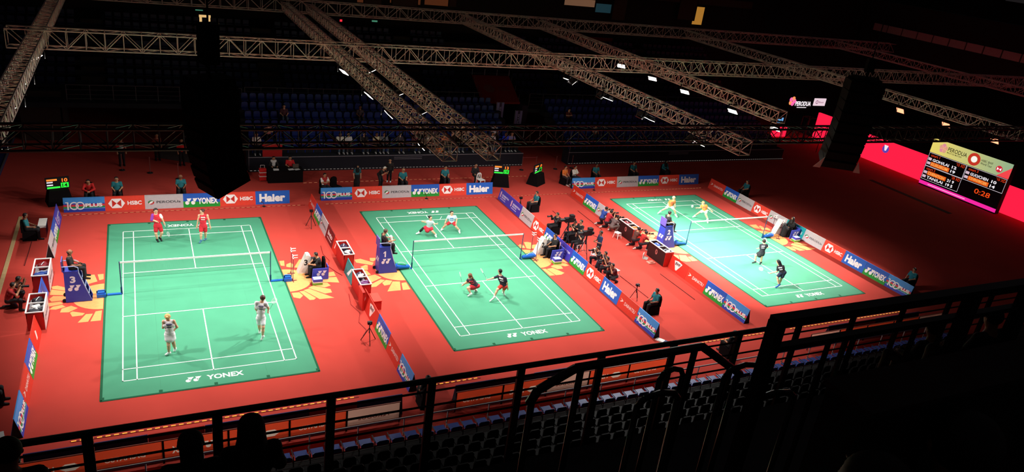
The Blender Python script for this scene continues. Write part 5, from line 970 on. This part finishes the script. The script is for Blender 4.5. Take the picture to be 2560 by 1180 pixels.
for i, (x, y, lab, tp, ps) in enumerate(((6.95, -1.55, 'photographer in grey-black crouched at the boards behind the crew', '241c1c', 'kneel'), (7.05, -2.25, 'photographer in navy crouched second in the row at the boards', '1c2850', 'kneel'), (6.8, -2.85, 'photographer in maroon crouched third in the row at the boards', '3a1420', 'kneel'), (6.85, -3.4, 'photographer in dark red crouched nearest in the row at the boards', '4a1218', 'crouch'))):
    person(ps, (x, y, 0), W_, lab, top=tp, bottom='1a161c', shoes='1a1416', sleeve=.5, hair='100c0c'); still_camera((x-.36, y, 1.02 if ps == 'kneel' else .93), W_, 'camera held by the %s' % lab.split(' crouched')[0])
for i, (x, y, lab, tp, v, ps) in enumerate(((10.6, 3.7, 'photographer in blue jacket crouched at the dark maroon board', '2a4a9a', None, 'kneel'), (10.62, 3.15, 'photographer in red bib crouched at the dark maroon board', 'a82430', 'b82a30', 'kneel'), (10.72, 2.65, 'photographer in grey crouched against the far dark equipment box', '6a5a58', None, 'crouch'), (10.85, .45, 'photographer in brown crouched between the dark equipment boxes', '5a342c', None, 'kneel'), (10.98, -.1, 'photographer in red bib crouched between the dark equipment boxes', '8a2420', 'b8201c', 'kneel'))):
    person(ps, (x, y, 0), PI/2, lab, top=tp, vest=v, bottom='241c24' if i != 2 else '6a5a54', shoes='c8a8a0', sleeve=.5, hair='160e0e'); still_camera((x+.36, y, 1.02 if ps == 'kneel' else .93), PI/2, 'camera held by the %s' % lab.split(' crouched')[0].replace('bib', 'bib %d' % i if False else 'bib')+(' near the maroon board' if i < 2 else ' at the equipment boxes'))
person('kneel', (-19.95, -.65, 0), PI/2, 'photographer in red bib crouched behind the left court boxes', top='8a1c1c', vest='b01c1c', bottom='1a1216', skin='tan', shoes='241818', sleeve=.5, hair='1a0f0c'); still_camera((-19.58, -.65, 1.02), PI/2, 'camera of the photographer behind the left court boxes')
person('crouch', (-19.9, .1, 0), PI/2, 'second photographer in dark brown behind the left court boxes', top='3a1a16', bottom='1a1216', skin='brown', shoes='241818', sleeve=.5, hair='1a0f0c')
# ---------------------------------------------------------------- spectators in the far stand
SPX = [(-8.35, 0, 'e8dcd4'), (-7.5, 1, 'c86a6a'), (-3.0, 0, 'e4dcc8'), (-2.45, 0, 'd8d4d0'), (-1.35, 0, '1c1618'), (-.5, 0, 'd8c8a0'), (.05, 0, '6a6a74'), (1.15, 0, '3a3038'), (2.3, 0, '7a3a40'), (2.85, 1, '8a4a50'), (3.4, 0, 'd8c8b8'), (4.0, 1, '5a2a4a'), (4.5, 0, 'e06a24'), (5.05, 0, '2a2a3a'), (5.6, 0, 'c8a888'), (6.15, 1, '4a3a3a'), (6.7, 0, 'b8a8a0'), (7.4, 0, '3a2a2a'), (8.2, 0, 'e0d8d8'), (8.75, 1, 'd8d0d8'), (9.3, 0, '2038c8'), (9.8, 0, '8a80b0'), (-6.2, 3, '5a3038'), (-1.0, 3, '3a2028'), (17.6, 1, 'd8ccc4'), (16.0, 3, '6a2a20'), (24.5, 4, '6a3020'), (25.2, 4, '5a2820')]
OR2 = ORDN+['thirteenth', 'fourteenth', 'fifteenth', 'sixteenth', 'seventeenth', 'eighteenth', 'nineteenth', 'twentieth']; CNAME = {'e8dcd4': 'white', 'c86a6a': 'pink', 'e4dcc8': 'cream', 'd8d4d0': 'pale grey', '1c1618': 'black', 'd8c8a0': 'beige', '6a6a74': 'grey', '7a3a40': 'maroon', '8a4a50': 'dusty rose', 'd8c8b8': 'light beige', '5a2a4a': 'purple', 'e06a24': 'orange', 'c8a888': 'tan', 'b8a8a0': 'light grey', 'e0d8d8': 'off-white', 'd8d0d8': 'light lilac', '2038c8': 'bright blue', '8a80b0': 'lilac', '5a3038': 'plum', 'd8ccc4': 'ivory', '6a2a20': 'brick red', '6a3020': 'rust', '5a2820': 'brown'}
rows_n = ['front row', 'second row', 'third row', 'fourth row', 'fifth row']; seen = {}
for i, (x, k, tp) in enumerate(SPX):
    y, z = 15.95+.9*k, .97+.38*k; c = seen.setdefault(k, 0); seen[k] += 1
    person('sit_cross' if i % 4 == 1 else 'sit', (x, y-.02, z), 0, 'far stand spectator in %s, %s from the left in the %s' % (CNAME.get(tp, 'dark clothes'), OR2[c], rows_n[k]), top=tp, bottom=['24303e', '18161c', '4a5a6a', '3a3030'][i % 4], skin=['tan', 'fair', 'brown'][i % 3], hair='140e0e', sleeve=.5, shoes='c8c4c0')
o = MB(); V, f = surface([(np.array((0, 0, .2)), np.array((.25, 0, .2)), .17, .17)], .04); o.add(V, [tuple(int(i) for i in q) for q in f]); p = o.build('orange_bag', hexmat('f0702a'), None, True); p.location = (3.75, 15.4, .98); tag(p, 'bright orange bag on the front edge of the far stand', 'bag')
o = MB(); o.bb((-8.1, 15.15, .97), (-6.9, 15.2, 1.75)); o.bb((-8.14, 15.14, 1.72), (-6.86, 15.21, 1.78)); tag(o.build('red_cloth', hexmat('c01a1a')), 'red banner cloth hung at the left front of the far stand', 'banner')
# ---------------------------------------------------------------- near lower stand
nd = mat('near_deck', '070606', rough=.9); t = thing('near_grandstand', 'dark near grandstand falling to the carpet at the bottom', 'grandstand')
for k in range(9): b = MB(); b.bb((-24, -12.75-.85*(k+1), -.1), (50, -12.75-.85*k, .04+.4*k)); b.build('tier', nd, t); b = MB(); b.bb((-24, -12.77-.85*k, .02+.4*k), (50, -12.73-.85*k, .05+.4*k)); b.build('nosing', mat('nosing_grey', '141212', rough=.7), t)
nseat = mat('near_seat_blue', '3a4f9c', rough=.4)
pan = MB(); pan.extr([(-.2, -.22), (.2, -.22), (.19, .16), (-.19, .16)], .41, .45); bk = MB(); bk.extr([(-.21, .46), (.21, .46), (.20, .56), (.14, .60), (-.14, .60), (-.20, .56)], .17, .2, 1)
br = MB(); br.path([(-.25, -.2, .3), (-.25, .2, .3), (-.25, .2, 0)], .02, 4); br.path([(-.25, .2, .3), (-.25, .16, .57), (-.25, -.2, .57)], .018, 4)
PANM, BACKM, BRM = pan.mesh('seat_pan', nseat), bk.mesh('backrest', nseat), br.mesh('bracket', mat('bracket_dark', '1a181a'))
def nearseat(x, y, z, rz=PI):
    o = thing('folding_seat', 'blue seat in the front row of the near stand', 'seat', (x, y, z), rz, 'front row seats of the near stand'); link('seat_pan', PANM, o); link('backrest', BACKM, o); link('bracket', BRM, o)
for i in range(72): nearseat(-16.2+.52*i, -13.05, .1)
DSEAT = seat_mesh().mesh('stadium_seat', mat('seat_shaded', '050507', rough=.6, spec=.15))  # near black puts the shade of the unlit rows into the seat colour
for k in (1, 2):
    for i in range(62): o = link('stadium_seat', DSEAT, None, (-13+.54*i, -13.2-.85*k, -.12+.4*k), PI); tag(o, 'seat coloured dark for shade in the rows behind the front row of the near stand', 'seat', 'dark rows of the near stand')
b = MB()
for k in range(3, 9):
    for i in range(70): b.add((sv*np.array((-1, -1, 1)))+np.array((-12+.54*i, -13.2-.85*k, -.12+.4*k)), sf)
tag(b.build('shaded_seating', mat('seat_shaded', '050507', rough=.6, spec=.15)), 'remaining seat rows of the near stand, coloured dark for shade', 'seats', kind='stuff')
t = thing('front_rail', 'long pale rail in front of the near stand seats', 'railing'); b = MB(); b.tube((-19, -12.35, .74), (24, -12.35, .74), .03, n=6); b.build('rail', mat('rail_white', 'c8b4ae', rough=.5), t); b = MB(); b.tube((0, 0, 0), (0, 0, .74), .025, n=5); pm = b.mesh('post', mat('rail_white', 'c8b4ae')); 
for i in range(27): link('post', pm, t, (-18.6+1.6*i, -12.35, 0))
b = MB(); b.tube((-19, -12.35, .4), (24, -12.35, .4), .02, n=5); b.build('rail', raild, t)
# translucent sponsor banners on the near edge, seen from behind
def fabric(name, col):
    m = bpy.data.materials.new(name); m.use_nodes = True; nt = m.node_tree; out = nt.nodes['Material Output']; nt.nodes.remove(nt.nodes['Principled BSDF']); d = nt.nodes.new('ShaderNodeBsdfDiffuse'); tr = nt.nodes.new('ShaderNodeBsdfTranslucent'); mx = nt.nodes.new('ShaderNodeMixShader'); c = (*lin(col), 1)
    n = nt.nodes.new('ShaderNodeTexNoise'); n.inputs['Scale'].default_value = 3; r = nt.nodes.new('ShaderNodeValToRGB'); r.color_ramp.elements[0].color = (*[q*.85 for q in c[:3]], 1); r.color_ramp.elements[1].color = c; nt.links.new(n.outputs[0], r.inputs[0]); nt.links.new(r.outputs[0], d.inputs[0]); nt.links.new(r.outputs[0], tr.inputs[0]); mx.inputs[0].default_value = .85; nt.links.new(d.outputs[0], mx.inputs[1]); nt.links.new(tr.outputs[0], mx.inputs[2]); nt.links.new(mx.outputs[0], out.inputs[0]); return m
fred, fgrey, flet, fdark = fabric('banner_fabric_red', 'f2502e'), fabric('banner_fabric_grey', 'e0a894'), fabric('banner_print_pale', 'fce0cc'), fabric('banner_print_dark', '7a2a20')
BNM = {}
def cloth_cells(k):        # one woven sheet cut into small cells so that the print lets the light through in its own colour
    sh = dict(bank=join(poly((.3, .33), (.48, .2), (.72, .2), (.9, .33), (.72, .46), (.48, .46)), text('HSBC', 1.0, .24, .6, .2, .03)), motor=text('DAIHATSU', .5, .25, 1.1, .16, .02), car=text('PERODUa', .4, .25, 1.1, .16, .015), racket=join(yy(.3, .2, .26), text('YONEX', .85, .2, .8, .26, .03)))[k]
    V = np.array([(1.9-x, y+.12) for x, y in sh[0]]); T = np.array([(f[0], f[i], f[i+1]) for f in sh[1] for i in range(1, len(f)-1)])
    nx, nz = 188, 65; xs = .01+np.arange(nx+1)*.01; zs = .2+np.arange(nz+1)*.01; cx, cz = np.meshgrid(xs[:-1]+.005, zs[:-1]+.005, indexing='ij'); ins = np.zeros(cx.shape, bool)
    for a, b_, c in V[T]:
        s1 = (b_[0]-a[0])*(cz-a[1])-(b_[1]-a[1])*(cx-a[0]); s2 = (c[0]-b_[0])*(cz-b_[1])-(c[1]-b_[1])*(cx-b_[0]); s3 = (a[0]-c[0])*(cz-c[1])-(a[1]-c[1])*(cx-c[0]); ins |= ((s1 >= 0) & (s2 >= 0) & (s3 >= 0)) | ((s1 <= 0) & (s2 <= 0) & (s3 <= 0))
    out = []
    for m_, nm, mt in ((~ins, 'fabric', fgrey if k == 'car' else fred), (ins, 'lettering', fdark if k == 'car' else flet)):
        vid = lambda i, j: i*(nz+1)+j
        faces = [(vid(i, j), vid(i+1, j), vid(i+1, j+1), vid(i, j+1)) for i, j in np.argwhere(m_)]
        used = sorted({q for f in faces for q in f}); mp = {q: n for n, q in enumerate(used)}
        b = MB(); b.add([(xs[q//(nz+1)], 0, zs[q % (nz+1)]) for q in used], [tuple(mp[q] for q in f) for f in faces]); out.append(b.mesh(nm, mt))
    return out
bi = 0; NB = ORDN+['thirteenth', 'fourteenth', 'fifteenth', 'sixteenth', 'seventeenth', 'eighteenth', 'nineteenth', 'twentieth']
for x0, ks in ((-18.7, ['bank', 'motor', 'racket', 'bank', 'motor', 'car']), (-5.2, ['motor', 'bank', 'car', 'bank', 'motor']), (12.6, ['car', 'bank', 'motor', 'bank', 'car'])):
    for i, k in enumerate(ks):
        a = x0+1.9*i; t = thing('sponsor_banner', '%s translucent banner seen from behind, %s from the left on the near edge' % ('pale' if k == 'car' else 'red', NB[bi]), 'banner', (a, -11.6, 0)); bi += 1
        b = MB(); b.bb((0, -.015, .85), (1.9, .015, .88)); b.bb((0, -.015, .17), (1.9, .015, .2)); b.build('frame', mat('banner_frame', 'b05a4c', rough=.5), t)
        b = MB(); b.bb((0, -.015, 0), (.03, .015, .85)); b.bb((1.87, -.015, 0), (1.9, .015, .85)); b.build('leg', blk, t)
        if k not in BNM: BNM[k] = cloth_cells(k)
        link('fabric', BNM[k][0], t); link('lettering', BNM[k][1], t)

# ---------------------------------------------------------------- upper near tier: rails, seats and heads against the light
rk = mat('rail_black', '0c0a0b', rough=.3, spec=.5); redge = mat('rail_edge', '181314', rough=.35)
b = MB(); b.bb((-40, -40, 9.7), (40, -25.75, 10.1)); struct(b.build('floor_upper', rk), 'black upper tier floor at the camera side')
for k, (y0, z) in enumerate(((-26.4, 11.28), (-27.4, 12.0), (-28.4, 12.7), (-29.4, 13.3), (-30.5, 14.28))): b = MB(); b.bb((-30, -40, 10.1), (10, y0, z)); struct(b.build('upper_step', rk), 'black seating step of the upper tier, step %d' % (k+1))
t = thing('guard_rail', 'long black guard rail crossing the lower part of the view', 'railing')
b = MB(); b.tube((-22, -25.66, 12.0), (2, -25.66, 12.0), .036, n=8); b.build('top_rail', rk, t)
for z in (11.85, 11.65, 11.42): b = MB(); b.tube((-22, -25.66, z), (2, -25.66, z), .013, n=6); b.build('rail', rk, t)
b = MB(); b.bb((-.048, -.02, 10.1), (.048, .02, 12.0)); pm = b.mesh('post', rk)
for i in range(20): link('post', pm, t, (-20.06+1.137*i, -25.66, 0))
def pxpath(y, pts): return [tuple(onY(u, v, y)) for u, v in pts]
def rail_thing(name, label, y, paths, r, parts):
    t = thing(name, label, 'railing')
    for nm, pts, rr in paths: b = MB(); b.path(pxpath(y, pts), rr, 8); b.build(nm, rk if rr > .02 else redge, t, True)
    return t
def vert(y, u, v, z1):
    p = onY(u, v, y); return p, (p[0], y, z1)
Y1 = -29.2
t = rail_thing('stair_handrail', 'black stair handrail with sloping end in the foreground centre', Y1, [('top_rail', [(1322, 1010), (1345, 975), (1440, 920), (1755, 866), (1850, 935)], .027)], .027, None)
for u, v in ((1330, 1000), (1452, 925), (1738, 872), (1846, 930)): a, c = vert(Y1, u, v, 13.3); b = MB(); b.tube(a, c, .021, n=8); b.build('post', rk, t, True)
for i, (u0, u1, v, y) in enumerate(((1655, 1712, 925, -29.35), (1600, 1700, 985, -29.75), (1820, 1905, 915, -29.5), (1880, 1990, 985, -29.95))):
    a, c = onY(u0, v, y), onY(u1, v-6, y); z = (a[2]+c[2])/2; w = c[0]-a[0]; t = thing('seat_hoop', 'black rounded seat frame in the foreground, %s' % ['behind the stair handrail', 'left of the right rail post', 'right of the stair handrail', 'low beside the right rail post'][i], 'seat', (a[0], y, 13.3)); h = z-13.3
    pts = [(0, 0, 0), (0, 0, h-.06)]+[(w/2-w/2*math.cos(q), 0, h-.06+.06*math.sin(q)) for q in (PI*.25, PI*.5, PI*.75)]+[(w, 0, h-.06), (w, 0, 0)]
    b = MB(); b.path(pts, .017, 8); b.build('hoop', rk, t, True)
Y3 = -30.2
t = thing('gate_rail', 'heavy black balustrade in the right foreground', 'railing'); p0, p1 = onY(1935, 805, Y3), onY(2700, 715, Y3)
b = MB(); b.bb((p0[0], Y3-.03, p0[2]-.022), (p1[0], Y3+.03, p0[2]+.022)); b.build('top_rail', rk, t)
z2 = onY(1960, 866, Y3)[2]; b = MB(); b.bb((p0[0], Y3-.02, z2-.014), (p1[0], Y3+.02, z2+.014)); b.build('mid_rail', rk, t)
b = MB(); b.bb((p0[0]-.005, Y3-.03, 13.3), (p0[0]+.05, Y3+.03, p0[2])); b.build('end_post', rk, t)
for u, v in ((2069, 865), (2128, 864), (2279, 850), (2364, 800)): q = onY(u, v, Y3); b = MB(); b.bb((q[0]-.008, Y3-.01, 13.3), (q[0]+.008, Y3+.01, z2)); b.build('baluster', redge, t)
for u in (2425, 2556): q = onY(u, 760, Y3); b = MB(); b.bb((q[0]-.035, Y3-.03, 13.3), (q[0]+.035, Y3+.03, p0[2]-.01)); b.build('post', rk, t)
q = onY(2068, 968, -30.95); b = MB(); b.bb((q[0], -31.1, 13.3), (q[0]+3, -30.95, q[2])); o = b.build('parapet', mat('parapet_brown', '1c1210', rough=.8)); k = MB(); k.bb((q[0], -31.12, q[2]), (q[0]+3, -30.93, q[2]+.02)); k.build('coping', mat('coping_brown', '2a1814', rough=.7), o); tag(o, 'low dark parapet at the bottom right of the view', 'parapet')
def sil(u, v, y, rz, lab, style, scale=1., hair='080607', top='0a0809'):
    p = onY(u, v, y); person('sit', (p[0], y, p[2]-1.335*scale), rz, lab, top=top, bottom='080607', skin='brown', hair=hair, hairstyle=style, sleeve=1., shoes='080607', scale=scale, cat='person')
sil(625, 1026, -26.58, PI, 'spectator in a black headscarf silhouetted before the guard rail', 'hijab'); sil(474, 1068, -26.64, PI, 'spectator with black hair silhouetted left of the headscarfed one', 'long')
sil(2195, 1112, -31.2, PI-.5, 'dark head of a spectator at the bottom right edge', 'short', 1., '0c0706'); sil(2425, 1012, -31.15, PI-.6, 'larger dark head of a spectator at the right edge', 'short', 1., '120a08'); sil(2330, 800, -26.75, PI, 'dark spectator leaning on the rail behind the right balustrade', 'short', .9); sil(2480, 765, -27.75, PI, 'dark spectator at the far right behind the balustrade', 'short', 1.)
sil(15, 1085, -26.42, PI, 'dark spectator cut by the lower left corner', 'short')
